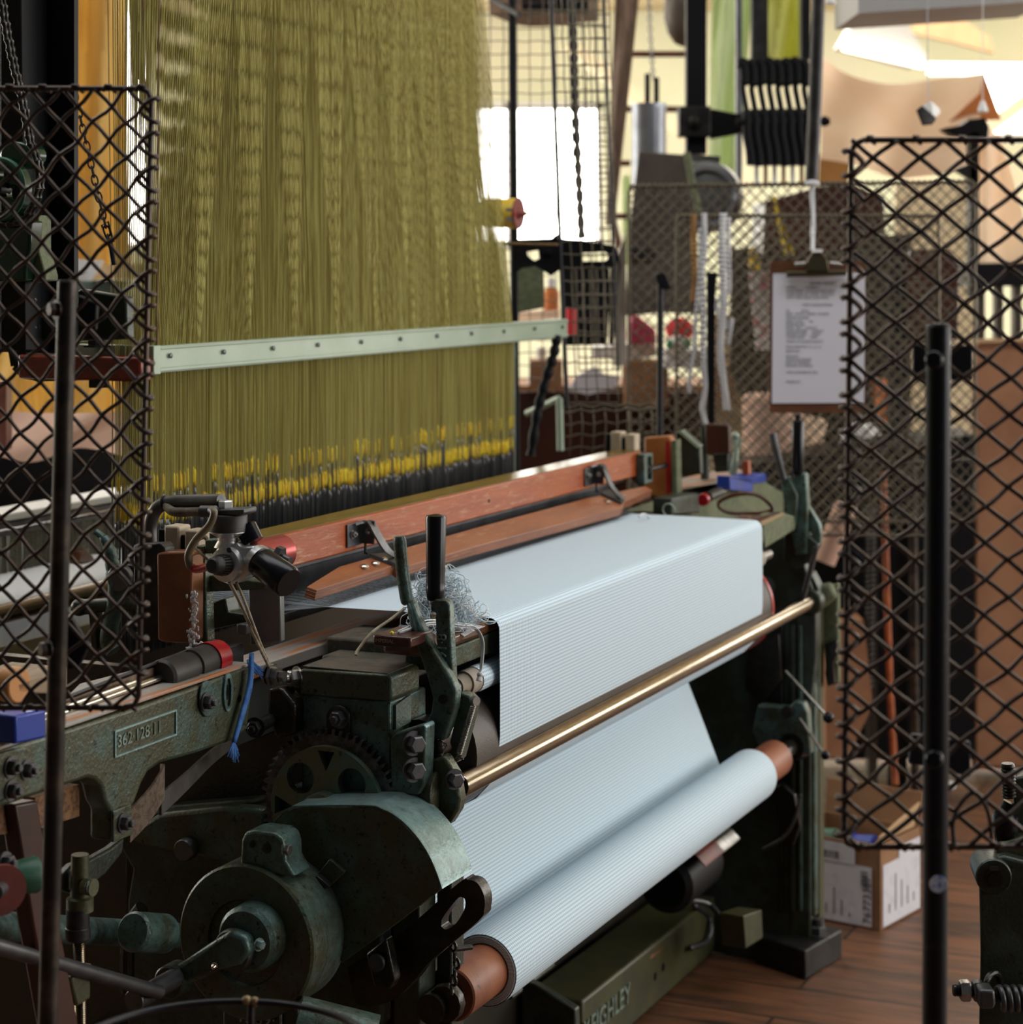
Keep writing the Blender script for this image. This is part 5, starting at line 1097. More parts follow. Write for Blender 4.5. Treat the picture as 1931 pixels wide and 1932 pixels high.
m = MB(); P = smoothpath([Y(4.82, 1078, -30), Y(4.82, 1083, 90), Y(4.82, 1086, 200), Y(4.82, 1092, 330), Y(4.82, 1098, 450)], 14); m.tube(P, [.0095 if i % 3 else .006 for i in range(len(P))], 8)
tag(part('drive_chain', m, 'black', sharp=1), 'thick black chain hanging inside the square mesh cage', 'chain')
m = MB(); P = smoothpath([Y(4.6, 1052, 632), Y(4.6, 1046, 665), Y(4.6, 1035, 700), Y(4.6, 1022, 745), Y(4.6, 1012, 790), Y(4.6, 1002, 860)], 5); m.tube(P, [.0115 if i % 3 else .008 for i in range(len(P))], 8)
tag(part('twisted_strap', m, 'black', sharp=1), 'black knobbly strap slanting down under the pale green frame end', 'strap')
# slotted casting, yellow cone
cs = thing('slotted_casting', Y(4.75, 1050, 520), 'black slotted casting arm beside the harness edge', 'casting')
oo = Y(4.75, 1070, 480)
def onY(Yd, loop): return [((Y(Yd, *p)-oo).x, (Y(Yd, *p)-oo).z) for p in loop]
o1 = [(968, 462), (975, 452), (1040, 450), (1052, 442), (1058, 450), (1132, 460), (1158, 464), (1165, 474), (1165, 492), (1158, 503), (1130, 508), (1060, 506), (1040, 520), (1010, 502), (985, 506), (968, 520)]
i1 = [(1098, 477), (1142, 475), (1148, 480), (1147, 490), (1140, 493), (1098, 493)]; i2 = [(995, 475), (1016, 472), (1018, 488), (1008, 492), (996, 483)]
part('arm', MB().plate([onY(4.75, o1), onY(4.75, i1), onY(4.75, i2)], oo, Vector((1, 0, 0)), Z, .03), 'black', cs, .003)
part('nut', MB().hexbolt(Y(4.73, 1033, 478), NY, .010), 'black', cs)
part('edge_bar', MB().cyl(Y(4.7, 945, 459), Y(4.7, 1062, 462), .003), 'capside', cs)
part('back_plate', MB().prism([Y(4.85, *p) for p in ((978, 505), (1026, 500), (1028, 580), (978, 590))], Vector((0, .02, 0))), 'castgreen', cs)
yc = thing('yarn_cone', Y(4.8, 955, 432), 'yellow yarn cone with copper red end and spike beside the harness', 'cone')
ax = Vector((.93, -.36, -.03)); ce_ = Y(4.7, 979, 403)
part('cone_body', MB().rev(ce_-ax*.085, ax, [(0, .031), (.083, .034)], 32), 'yellow', yc)
part('red_end', MB().rev(ce_-ax*.004, ax, [(0, .034), (.006, .034), (.006, .030), (.004, .014), (.012, .007), (.035, .001)], 32), 'cone', yc)
part('print', MB().text('MAX 193', .014, Y(4.7, 952, 424)-Vector((0, .035, 0)), ax.normalized()*.3+Vector((1, 0, 0)), Z, .0005) if 0 else MB().prism([Y(4.66, *p) for p in ((955, 393), (966, 393), (966, 399), (955, 399))], Vector((0, .001, 0))).prism([Y(4.66, *p) for p in ((956, 410), (967, 410), (967, 417), (956, 417))], Vector((0, .001, 0))), 'ink', yc)

# ------------------------------------------------------------------ clipboard and tapes
cb = thing('clipboard', Y(4.8, 1543, 778), 'brown clipboard with a printed white sheet hanging on the mesh guard', 'clipboard')
V = Vector((0, .006, 0))
def rr(Yd, x0, x1, y0, y1, r): 
    return [Y(Yd, x0+r+(-r)*math.cos(t), y0+r-r*math.sin(t)) for t in (0, .5, 1.05, 1.57)]+[Y(Yd, x1-r+r*math.sin(t), y0+r-r*math.cos(t)) for t in (0, .5, 1.05, 1.57)]+[Y(Yd, x1-r+r*math.cos(t), y1-r+r*math.sin(t)) for t in (0, .5, 1.05, 1.57)]+[Y(Yd, x0+r-r*math.sin(t), y1-r+r*math.cos(t)) for t in (0, .5, 1.05, 1.57)]
part('board', MB().prism(rr(4.8, 1453, 1634, 492, 779, 8), V), 'clipboard', cb)
sh = part('paper_sheet', MB().prism([Y(4.797, *p) for p in ((1459, 516), (1633, 514), (1631, 760), (1457, 761))], Vector((0, .001, 0))), 'paper', cb)
k = 4.795/F
m = MB().text('WORK TICKET', 7.5*k, Y(4.7955, 1528, 537), Vector((1, 0, 0)), Z, .0003)
rows = [(1484, 544, 'SAMPLE            WARPING'), (1484, 551, 'WARP YARN   COTTON AND WARP'), (1484, 557, 'WARP YARN  BL  WHITE   COTTON'), (1484, 563, 'WEFT YARN  BLUE  2/100 WARP'), (1515, 577, 'WEFT 2/100 EGYPTIAN'), (1484, 588, 'EPI              PICKS'), (1484, 594, 'REED  WIDTH  MARKS  UP ENDS'), (1484, 601, 'DESIGN NUMBER'), (1484, 608, 'ENDS TOTAL       48'), (1484, 614, 'FINISHED SIZE'), (1484, 620, 'PICKS   60/2     LENGTH'), (1484, 626, 'LOOM NUMBER      WEIGHT'), (1484, 632, 'WEAVER NAME      PIECES'), (1484, 638, 'TUNER NAME       DATE'), (1484, 646, 'WARP ATTACHED LENGTH'), (1484, 656, 'PIECE LENGTHS  16  16  16'), (1484, 664, 'BEAM SIZE'), (1484, 674, 'REMARKS'), (1484, 680, 'CHECK SELVEDGES'), (1484, 686, 'PICK UP TENSION'), (1484, 692, 'RETURN TO OFFICE'), (1484, 704, 'YARN SUPPLIED BY MILL'), (1484, 722, 'PASSED BY')]
for x, y, s in rows: m.text(s, 5.6*k, Y(4.7955, x, y), Vector((1, 0, 0)), Z, .0002)
part('printed_text', m, 'ink', sh, smooth=False)
cl = part('clip', MB().prism([Y(4.77, *p) for p in ((1485, 512), (1600, 510), (1598, 520), (1486, 523))], Vector((0, .02, 0))).prism([Y(4.765, *p) for p in ((1523, 512), (1565, 511), (1562, 490), (1552, 476), (1534, 476), (1525, 490))], Vector((0, .02, 0))), 'clip', cb, .002)
part('spring', MB().cyl(Y(4.775, 1500, 500), Y(4.775, 1520, 498), .007), 'steel', cl); part('spring', MB().cyl(Y(4.775, 1566, 498), Y(4.775, 1590, 500), .007), 'steel', cl)
part('clip_lip', MB().prism([Y(4.76, *p) for p in ((1533, 470), (1553, 470), (1553, 476), (1533, 476))], Vector((0, .004, 0))), 'white2', cl)
def tape(name, pts, w, label, m_='white', grp=None):
    m = MB(); P = smoothpath(pts, 8)
    for i in range(len(P)-1):
        wv = Vector((w*.5, .004*math.sin(i*.5), 0)); wq = Vector((w*.5, .004*math.sin((i+1)*.5), 0)); e = Vector((0, .0015, 0))
        m.hexa([P[i]-wv, P[i+1]-wq, P[i+1]-wq+e, P[i]-wv+e, P[i]+wv, P[i+1]+wq, P[i+1]+wq+e, P[i]+wv+e])
    return tag(part(name, m, m_, sharp=2), label, 'tape', grp)
tape('cotton_tape', [Y(4.9, 1534, 342), Y(4.9, 1533, 365), Y(4.88, 1535, 410), Y(4.86, 1534, 440), Y(4.8, 1534, 472)], .011, 'white cotton tape tied to the rail holding up the clipboard')
tag(part('tape_knot', MB().ball(Y(4.9, 1533, 346), .014, (1.3, .7, .6)), 'white', sharp=3), 'white knot of the clipboard tape on the mesh guard rail', 'knot')
tape('cotton_tape', [Y(4.94, 1329, 402), Y(4.94, 1330, 450), Y(4.94, 1326, 520), Y(4.94, 1327, 600), Y(4.94, 1328, 680), Y(4.94, 1331, 730), Y(4.94, 1326, 770), Y(4.94, 1332, 800)], .013, 'long white tape hanging left of the flat black guard post')
tape('cotton_tape', [Y(4.94, 1322, 430), Y(4.95, 1320, 520), Y(4.95, 1313, 600), Y(4.95, 1310, 660), Y(4.95, 1302, 710), Y(4.95, 1301, 742)], .009, 'thin white tape hanging furthest left on the lower guard')
tape('cotton_tape', [Y(4.93, 1365, 402), Y(4.93, 1363, 470), Y(4.93, 1366, 540), Y(4.93, 1364, 600), Y(4.93, 1360, 660), Y(4.93, 1366, 720), Y(4.93, 1373, 775)], .017, 'broad white tape hanging right of the flat black guard post')
tape('cotton_tape', [Y(4.95, 1376, 410), Y(4.95, 1375, 480), Y(4.95, 1376, 550), Y(4.95, 1352, 570), Y(4.95, 1368, 620), Y(4.95, 1382, 600), Y(4.95, 1374, 650)], .010, 'looped white tape bunched behind the broad right hand tape')
tape('ochre_strap', [Y(4.96, 1309, 405), Y(4.96, 1309, 450), Y(4.96, 1311, 520), Y(4.96, 1308, 570)], .014, 'ochre strap hanging beside the white tapes', mat('ochre strap', (.40, .22, .07), (.3, .15, .05), 30, rough=.8))

# ------------------------------------------------------------------ machine corner at lower right, foreground hoop
YM = 2.55
mc = thing('machine_corner', Y(YM, 1900, 2010), 'dark oily lever end of another machine at the lower right corner', 'machine')
VM = Vector((.02, .06, 0))
part('lever_body', MB().prism([Y(YM, *p) for p in ((1847, 1655), (1865, 1622), (1895, 1615), (1990, 1640), (1990, 2020), (1846, 2020), (1850, 1800))], VM), 'dkgreen', mc, .004)
part('pivot_boss', MB().rev(Y(YM-.01, 1876, 1655), Vector((.1, 1, 0)), [(0, .0200), (.002, .0215), (.06, .0215)], 36), 'dkgreen', mc)
part('pivot_pin', MB().rev(Y(YM-.011, 1876, 1657), NY, [(0, .011), (.001, .011), (.001, .007), (.002, .007)], 28).prism([Y(YM-.012, *p) for p in ((1868, 1634), (1885, 1634), (1885, 1642), (1868, 1642))], NY*.001), 'oil', mc)
part('top_rib', MB().prism([Y(YM+.02, *p) for p in ((1866, 1628), (1890, 1590), (1930, 1580), (1990, 1580), (1990, 1650), (1905, 1640))], VM*1.2), 'green', mc, .004)
part('upright', MB().prism([Y(YM+.05, *p) for p in ((1912, 1468), (1990, 1455), (1990, 1600), (1912, 1600))], VM), 'dkgreen', mc, .004)
part('weight', MB().tube(smoothpath([Y(YM+.04, 1908, 1515), Y(YM+.04, 1900, 1535), Y(YM+.04, 1898, 1565), Y(YM+.04, 1902, 1600)], 4), [.010]*4+[.016]*5+[.014]*4, 14), 'plastic', mc, sharp=1)
part('stud', MB().thread(Y(YM+.03, 1905, 1505), Y(YM+.03, 1902, 1440), .009, .004), 'oil', mc)
part('stop_bolt', MB().thread(Y(YM-.03, 1850, 1870), Y(YM-.03, 1799, 1868), .0075, .0022), 'oil', mc)
for x, mm in ((1812, 'steel'), (1836, 'dksteel')): part('lock_nut', MB().rev(Y(YM-.03, x, 1869), Vector((1, 0, .02)), [(0, .0115), (.002, .013), (.010, .013), (.012, .0115)], 6), mm, mc)
part('thrust_collar', MB().prism([Y(YM-.06, *p) for p in ((1849, 1868), (1878, 1869), (1880, 1895), (1876, 1905), (1850, 1905))], Vector((0, .03, 0))), 'dksteel', mc, .003)
part('coil_spring', MB().helix(Y(YM-.03, 1884, 1884), Y(YM-.03, 1990, 1884), .0135, .0032, 8, 7, 16), 'dksteel', mc, sharp=3)
part('spring_boss', MB().ring(Y(YM-.02, 1874, 1862), Vector((.7, -.7, 0)), .016, .004, 24), 'oil', mc)
hp = thing('wire_hoop_stand', Y(1.95, 410, 2060), 'dark bent wire hoop in the foreground at the bottom edge', 'hoop')
hc_ = Y(1.95, 410, 1995)
part('hoop', MB().tube([hc_+Vector((.147*math.cos(2*math.pi*i/64), .147*math.sin(2*math.pi*i/64), 0)) for i in range(64)], .0034, 12, closed=True), 'post', hp, sharp=3)
part('leg', MB().cyl(hc_+Vector((.0128, .1465, 0)), hc_+Vector((.0128, .1465, -hc_.z)), .0034), 'post', hp)
wb = MB()
for i in range(7): wb.ball(hc_+Vector((.0128+random.uniform(-.006, .006), .1455, random.uniform(-.003, .003))), random.uniform(.003, .0048), n=8)
part('weld', wb, mat('tarnished brass weld', (.30, .22, .12), (.15, .10, .05), 90, rough=.5, metal=.6), hp, sharp=3)

# ------------------------------------------------------------------ box on the floor
bx = thing('cardboard_box', H(0, 1640, 1740), 'open cardboard box with printed white labels on the floor', 'box')
q0, q1, q2 = H(0, 1661, 1758), H(0, 1737, 1716), H(0, 1478, 1722)
e1, e2 = q1-q0, q2-q0; hB = .185
m = MB(); th_ = .004
n1, n2 = e1.normalized(), e2.normalized()
for s, e, nn in ((q0, e1, n2), (q0, e2, n1), (q1, e2, -n1), (q2, e1, -n2)): m.hexa([s, s+e, s+e+nn*th_, s+nn*th_, s+Z*hB, s+e+Z*hB, s+e+nn*th_+Z*hB, s+nn*th_+Z*hB])
m.hexa([q0, q1, q1+e2, q2, q0+Z*th_, q1+Z*th_, q1+e2+Z*th_, q2+Z*th_])
part('carton', m, 'card', bx)
fl1 = part('flap', MB().hexa([q1+Z*hB, q1+e2+Z*hB, q1+e2+Z*(hB+.075)+n1*.01, q1+Z*(hB+.075)+n1*.01, q1+Z*hB+n1*.004, q1+e2+Z*hB+n1*.004, q1+e2+Z*(hB+.075)+n1*.014, q1+Z*(hB+.075)+n1*.014]), 'card', bx)
part('flap', MB().hexa([q0+Z*hB+n2*.01, q0+Z*hB+e1*.96+n2*.01, q0+Z*(hB+.055)+e1+n2*.0, q0+Z*(hB+.018)+n2*.0, q0+Z*hB+n2*.014, q0+Z*hB+e1*.96+n2*.014, q0+Z*(hB+.055)+e1+n2*.004, q0+Z*(hB+.018)+n2*.004]), 'cardlt', bx)
f1 = -n1  # outer side of the face along e2
def onface(s, e, nn, u0, u1, v0, v1): return [s+e*u0+Z*v0+nn*.0012, s+e*u1+Z*v0+nn*.0012, s+e*u1+Z*v1+nn*.0012, s+e*u0+Z*v1+nn*.0012]
l1 = part('label', MB().prism(onface(q0, e2, -n1, .08, .92, .006, .135), -n1*.0006).prism(onface(q0, e2, -n1, .25, .9, .13, .178), -n1*.0006), 'label', bx)
l2 = part('label', MB().prism(onface(q0, e1, -n2, .06, .98, .006, .14), -n2*.0006).prism(onface(q0, e1, -n2, .45, .98, .14, .165), -n2*.0006), 'label', bx)
m = MB()
ex1 = -n2 if 0 else n2
for i in range(9):
    u = .13; v0 = .085+i*.0045; m.prism([p-n1*.0009 for p in onface(q0, e2, -n1, .12, .19, v0, v0+random.choice((.0015, .003)))], -n1*.0004)
for i in range(9):
    u = .42+i*.03; m.prism([p-n1*.0009 for p in onface(q0, e2, -n1, u, u+random.choice((.01, .02)), .142, .158)], -n1*.0004)
m.text('76773387', .026, q0+e2*.09+Z*.012-n1*.0026, Z, n2, .0006)
for i in range(7): m.prism([p-n1*.0009 for p in onface(q0, e2, -n1, .3+i*.08, .31+i*.08, .02, .03+.06*((i*37) % 5)/5)], -n1*.0004)
part('print', m, 'ink', l1, smooth=False)
m = MB()
for i in range(5): m.prism([p-n2*.0009 for p in onface(q0, e1, -n2, .2+i*.15, .22+i*.15, .03, .05+.08*((i*3) % 4)/4)], -n2*.0004)
part('print', m, 'ink', l2, smooth=False)
for i in range(2): tag(part('bobbin', MB().rev(q0+e2*(.25+.4*i)+e1*.5+Z*.15, n2, [(0, .02), (.004, .028), (.05, .022), (.055, .028)], 20), 'paintgreen' if i else 'blue'), ('dark green' if i else 'blue')+' bobbin lying in the open cardboard box on the floor', 'bobbin')

# ------------------------------------------------------------------ the mill behind
def Q(Yd, pts, th=.02): return MB().prism([Y(Yd, *p) for p in pts], Vector((0, th, 0)))
def R4(x0, x1, y0, y1): return [(x0, y0), (x1, y0), (x1, y1), (x0, y1)]
def solo(name, mb, m, label, cat, group=None, **k): return tag(part(name, mb, m, **k), label, cat, group)
def sheet(top, bot, Y0, Y1, n=24, wave=.0, k=9.0):
    T = smoothpath([Vector((x, y, 0)) for x, y in top], 8); Bt = smoothpath([Vector((x, y, 0)) for x, y in bot], 8)
    def pick(P, t):
        f = t*(len(P)-1); i = min(int(f), len(P)-2); return P[i].lerp(P[i+1], f-i)
    m = MB(); vs = []; nr = 8
    for j in range(nr+1):
        for i in range(n+1):
            t = i/n; p = pick(T, t).lerp(pick(Bt, t), j/nr); vs.append(Y(Y0+(Y1-Y0)*j/nr+wave*math.sin(t*k+j*.4), p.x, p.y))
    fs = [(j*(n+1)+i, j*(n+1)+i+1, (j+1)*(n+1)+i+1, (j+1)*(n+1)+i) for j in range(nr) for i in range(n)]
    off = len(vs); vs2 = [v+Vector((0, .004, 0)) for v in vs]
    m.add(vs+vs2, fs+[tuple(q+off for q in f[::-1]) for f in fs]); return m
# left: another loom's golden threads, board and cloth
solo('thread_curtain', sheet([(92, -40), (160, -40), (238, -40)], [(92, 505), (160, 510), (245, 505)], 6.0, 6.0, 24, .04, 14), 'yfab', 'golden yellow curtain of threads behind the thin link chain', 'threads')
solo('thread_curtain', sheet([(-40, 640), (120, 640), (262, 640)], [(-40, 800), (120, 800), (262, 800)], 5.9, 5.9, 24, .04, 14), 'yfab', 'lower golden yellow band of threads under the red end block', 'threads')
wb_ = thing('notice_board', Y(5.2, 165, 530), 'white board with black marks behind the upper left guard', 'board')
part('board', Q(5.2, [(118, 488), (195, 492), (170, 530), (118, 530)]), 'white2', wb_)
part('painted_marks', MB().prism([Y(5.19, *p) for p in R4(122, 132, 512, 515)], NY*.002).prism([Y(5.19, *p) for p in R4(126, 128, 505, 522)], NY*.002).tube([Y(5.19, 146, 514), Y(5.19, 155, 516), Y(5.19, 164, 513)], .002, 5), 'ink', wb_)
solo('folded_carton', Q(5.25, [(190, 500), (282, 497), (284, 526), (165, 528)], .1), 'cardlt', 'flattened tan carton beside the white notice board', 'carton')
solo('green_cabinet', Q(5.3, R4(118, 240, 529, 652), .1), 'dkgreen', 'dark green panel of the loom behind, under the white board', 'panel')
solo('draped_cloth', sheet([(-40, 772), (100, 780), (200, 778), (262, 772)], [(-40, 850), (60, 872), (150, 845), (262, 868)], 4.6, 4.5, 24, .03, 8), 'pink', 'dusty pink cloth draped behind the lower left guard', 'cloth')
solo('black_loom', Q(4.75, R4(-60, 300, 840, 965), .3), 'black', 'dark body of another loom under the pink cloth', 'loom')
solo('timber_post', Q(4.4, R4(-20, 12, 720, 850), .05), 'rustrod', 'red brown timber post at the far left edge', 'post')
solo('black_machine_block', Q(5.3, [(1062, 506), (1150, 504), (1152, 560), (1146, 650), (1068, 652)], .2), 'black', 'black machine block behind the square mesh, right of the frame end', 'machine')
solo('black_strap', Q(5.0, [(1152, 508), (1168, 480), (1172, 500), (1158, 650), (1150, 650)], .02), 'black', 'short black strap edge hanging between the mesh cage and the hood', 'strap')
# centre: belt, rust frame, zinc tube, hood
solo('canvas_belt', sheet([(1163, -40), (1185, -40), (1210, -40)], [(1143, 425), (1150, 425), (1160, 425)], 6.2, 6.0, 8, .01), 'belting', 'broad brown canvas belt slanting down beside the square mesh cage', 'belt')
rf = thing('rust_frame', Y(6.6, 1160, 470), 'red oxide painted pipe frame behind the canvas belt', 'frame')
part('post', MB().tube([Y(6.6, 1152, 320), Y(6.6, 1156, 410), Y(6.6, 1170, 470)], .012, 10), 'rustrod', rf)
for x0, x1, y in ((1190, 1300, 102), (1178, 1285, 206), (1160, 1190, 308), (1162, 1190, 408)): part('rung', MB().cyl(Y(6.6, x0, y), Y(6.6, x1, y), .010, n=10), 'rustrod', rf)
zt = thing('zinc_tube', Y(6.3, 1228, 350), 'fat grey zinc tube with two black rods in its top', 'tube')
part('tube_body', MB().rev(Y(6.3, 1225, 352), Z, [(0, .052), (.246, .052), (.246, .046), (.24, .046)], 32), 'zinc', zt)
part('side_strip', Q(6.24, R4(1252, 1258, 200, 290), .01), 'white2', zt)
for x, y in ((1222, 139), (1239, 146)): part('rod', MB().cyl(Y(6.3, x, 200), Y(6.3, x, y), .0085, n=10), 'black', zt)
linkchain('thin_chain', [Y(6.3, 1224, -30), Y(6.3, 1227, 50), Y(6.3, 1233, 150)], .002, .006, 18, 'thin grey chain hanging above the zinc tube', 'zinc')
hd = thing('machine_hood', Y(5.9, 1260, 760), 'brown stained sheet metal hood behind the fine mesh guards', 'hood')
part('front_sheet', Q(5.9, [(1206, 286), (1296, 292), (1300, 352), (1315, 470), (1322, 592), (1250, 590), (1182, 596), (1182, 560), (1190, 420)], .02), 'hood', hd, .003)
part('side_panel', Q(5.95, [(1164, 485), (1182, 440), (1182, 690), (1160, 690)], .05), mat('pale grey sheet', (.32, .28, .24), (.26, .22, .18), 8, rough=.6), hd)
part('slot_plate', Q(5.88, R4(1184, 1236, 470, 486), .01), 'iron', hd)
part('casing', MB().rev(Y(6.0, 1338, 372), Vector((-.3, -1, 0)), [(0, .10), (.06, .10), (.065, .09)], 40), 'greysheet', hd, sharp=.5)
part('casing_band', MB().ring(Y(5.93, 1334, 372), Vector((-.3, -1, 0)), .078, .008, 36), 'zinc', hd)
part('casing_top', Q(5.95, [(1296, 290), (1360, 295), (1358, 308), (1298, 304)], .12), 'greysheet', hd)
part('casing_stay', MB().cyl(Y(5.8, 1296, 288), Y(5.8, 1318, 400), .010), 'castgreen', hd)
# gantry, threads and levers
gt = thing('gantry_post', Y(6.0, 1315, 290), 'black gantry post with a square clamp and side arm', 'post')
part('post', Q(6.0, R4(1296, 1334, -40, 290), .06), 'black', gt)
part('clamp', Q(5.97, R4(1282, 1342, 200, 258), .08), 'iron', gt, .004)
part('clamp_bolt', MB().hexbolt(Y(5.96, 1309, 228), NY, .014), 'iron', gt)
part('arm', Q(5.98, [(1342, 205), (1395, 215), (1400, 208), (1405, 250), (1342, 262)], .05), 'black', gt, .004)
solo('thread_curtain', sheet([(1345, -40), (1375, -40), (1422, -40)], [(1335, 348), (1368, 348), (1395, 348)], 6.6, 6.6, 12, .03), 'palegreen', 'pale green hanging threads between the two black posts', 'threads')
solo('thread_curtain', sheet([(1448, -40), (1480, -40), (1520, -40)], [(1450, 112), (1485, 112), (1522, 112)], 6.6, 6.6, 12, .03), 'lemon', 'lemon yellow threads above the stacked black levers', 'threads')
solo('pale_thread_panel', sheet([(1175, 335), (1180, 330), (1190, 330)], [(1175, 500), (1180, 500), (1190, 500)], 7, 7, 6, .01), 'palegreen', 'narrow pale green strip beside the hood', 'threads')
solo('gantry_post', Q(6.3, R4(1390, 1401, -40, 350), .04), 'zinc', 'thin blue grey post beside the pale green threads', 'post')
solo('gantry_post', Q(6.2, R4(1420, 1450, -40, 112), .05), 'iron', 'dark grey post left of the lemon threads', 'post')
solo('gantry_post', Q(6.2, R4(1513, 1530, -40, 112), .05), 'black', 'narrow black post right of the lemon threads', 'post')
for i in range(8):
    x = 1400+i*16.5; dy = 2*math.sin(i*1.9)
    m = MB().tube(smoothpath([Y(5.8, x-4, 130+dy), Y(5.8, x, 118+dy), Y(5.8, x+4, 122+dy), Y(5.8, x+6, 150+dy), Y(5.8, x+2, 165+dy), Y(5.8, x+6, 190+dy), Y(5.8, x+10, 215+dy), Y(5.8, x+10, 250+dy), Y(5.8, x+16, 285+dy), Y(5.8, x+18, 312+dy)], 4), [.010]*3+[.0145]*12+[.008]*9+[.0135]*13, 10)
    solo('jack_lever', m, 'black', 'curved black jack lever in the stack on the gantry arm', 'lever', 'stacked black levers', sharp=1)
solo('lever_carrier', Q(5.84, [(1404, 206), (1528, 204), (1532, 312), (1420, 312), (1408, 240)], .05), 'black', 'black cast carrier behind the stacked jack levers', 'carrier')
solo('pivot_rod', MB().cyl(Y(5.8, 1390, 230), Y(5.8, 1566, 229), .010).rev(Y(5.8, 1552, 229), Vector((1, 0, 0)), [(0, .016), (.012, .016)], 6), 'black', 'black pivot rod with a nut through the stacked levers', 'rod')
for i in range(6):
    x = 1425+i*17
    solo('hanging_strap', Q(5.82, R4(x, x+7, 312, 352), .01), 'white' if i % 2 == 0 else 'kraft', ('white' if i % 2 == 0 else 'brown') + ' strap hanging below the stacked black levers', 'strap', ('white' if i % 2 == 0 else 'brown') + ' lever straps')
solo('grey_pipe', MB().tube([Y(5.2, 1546, -40), Y(5.2, 1540, 150), Y(5.2, 1532, 345)], .0165, 16), 'iron', 'long dark grey pipe leaning in front of the black levers', 'pipe', sharp=1)
solo('brown_sack', MB().ball(Y(7, 1290, 20), .11, (.6, .6, 1.1)), 'hood', 'brown sack hanging at the top beside the gantry post', 'sack', sharp=3)
solo('cloth_canopy', sheet([(925, -40), (1000, -40), (1130, -40)], [(925, 28), (1000, 50), (1130, 40)], 6.4, 6.3, 12, .02), 'belting', 'brown cloth canopy at the top behind the square mesh', 'canopy')
solo('black_beam', Q(6.1, R4(985, 1110, -40, 18), .1), 'black', 'black beam end under the ceiling behind the square mesh', 'beam')
# beige drapes, lamps, switch at upper right
solo('beige_drape', sheet([(1548, 105), (1600, 140), (1675, 158), (1760, 150), (1858, 138)], [(1550, 300), (1620, 312), (1690, 335), (1770, 330), (1840, 318)], 7.2, 6.6, 30, .05, 10), 'beige', 'broad beige cloth draped between the black levers and the right edge', 'cloth')
solo('orange_fold', Q(6.9, [(1792, 230), (1850, 175), (1858, 138), (1890, 226)], .01), mat('orange beige cloth', (.60, .26, .08), (.5, .2, .06), 3, rough=.8, trans=.4), 'orange corner of cloth folded up at the end of the beige drape', 'cloth')
solo('beige_tail', sheet([(1835, 250), (1860, 240), (1890, 260)], [(1842, 500), (1890, 505), (1960, 500)], 6.8, 6.6, 12, .03), 'beige', 'beige cloth tail falling behind the right wire guard', 'cloth')
solo('ochre_fold', Q(7.0, [(1548, 290), (1605, 305), (1600, 350), (1545, 345)], .01), mat('ochre cloth', (.45, .25, .09), (.38, .2, .07), 3, rough=.8), 'ochre underside of cloth beneath the beige drape', 'cloth')
lp = thing('ceiling_lamp', Y(9, 1670, 90), 'white hanging trough lamp with a lit warm tube', 'lamp')
part('reflector', Q(9, [(1612, 45), (1700, 25), (1752, 108), (1736, 122), (1590, 84)], .25), 'white2', lp)
part('tube_light', MB().cyl(Y(8.95, 1592, 88), Y(8.95, 1742, 122), .018), 'lamp', lp)
solo('air_duct', Q(5.5, [(1620, -40), (1990, -60), (1990, 0), (1880, 8), (1620, 25)], .4), mat('grey duct', (.42, .41, .40), (.36, .35, .34), 3, rough=.6), 'grey duct crossing the upper right corner', 'duct')
solo('tilted_plywood', Q(10, [(1700, 58), (1795, 22), (1868, 70), (1876, 100), (1800, 80)], .05), 'cardlt', 'tilted brown board under the roof at upper right', 'board')
solo('tube_lamp', MB().cyl(Y(10.5, 1752, 130), Y(10.5, 1990, 132), .03), 'lamp', 'long lit tube lamp near the upper right edge', 'lamp')
ps_ = thing('pull_switch', Y(5.0, 1752, 238), 'small white and black pull switch box hanging on a thin cord', 'switch')
part('white_half', MB().hexa([Y(5, 1738, 200), Y(5, 1758, 190), Y(5.02, 1774, 204), Y(5.02, 1760, 216), Y(5, 1742, 214), Y(5, 1762, 226), Y(5.02, 1776, 212), Y(5.02, 1762, 228)]), 'white2', ps_, .002)
part('dark_half', MB().hexa([Y(4.99, 1728, 208), Y(4.99, 1740, 198), Y(5.0, 1766, 220), Y(5.0, 1752, 214), Y(4.99, 1740, 238), Y(4.99, 1748, 232), Y(5.0, 1768, 226), Y(5.0, 1760, 236)]), 'iron', ps_, .002)
part('cord', MB().cyl(Y(5, 1750, -40), Y(5, 1752, 196), .0012, n=6), 'zinc', ps_)
for x, y, lb in ((1855, 190, 'right of the hanging switch box'), (1568, -14, 'at the top edge beside the grey pipe')):
    pc = thing('light_pull', Y(5.4, x, y+22), 'white cone shaped pull cord end ' + lb, 'cord pull')
    part('cone', MB().rev(Y(5.4, x, y), -Z, [(0, .005), (.026, .014), (.03, .012)], 16), 'white2', pc)
    part('cord', MB().cyl(Y(5.4, x, -60), Y(5.4, x, y), .0012, n=6), 'white2', pc)
dm = thing('dark_bracket', Y(6.2, 1840, 440), 'black machine bracket behind the top of the right wire guard', 'bracket')
part('bar', Q(6.2, [(1780, 242), (1815, 236), (1830, 225), (1860, 222), (1868, 240), (1865, 262), (1800, 255)], .08), 'black', dm, .004)
part('stem', Q(6.2, R4(1832, 1848, 250, 560), .06), 'black', dm)
part('gusset', Q(6.2, [(1800, 320), (1842, 305), (1842, 345)], .03), 'iron', dm)
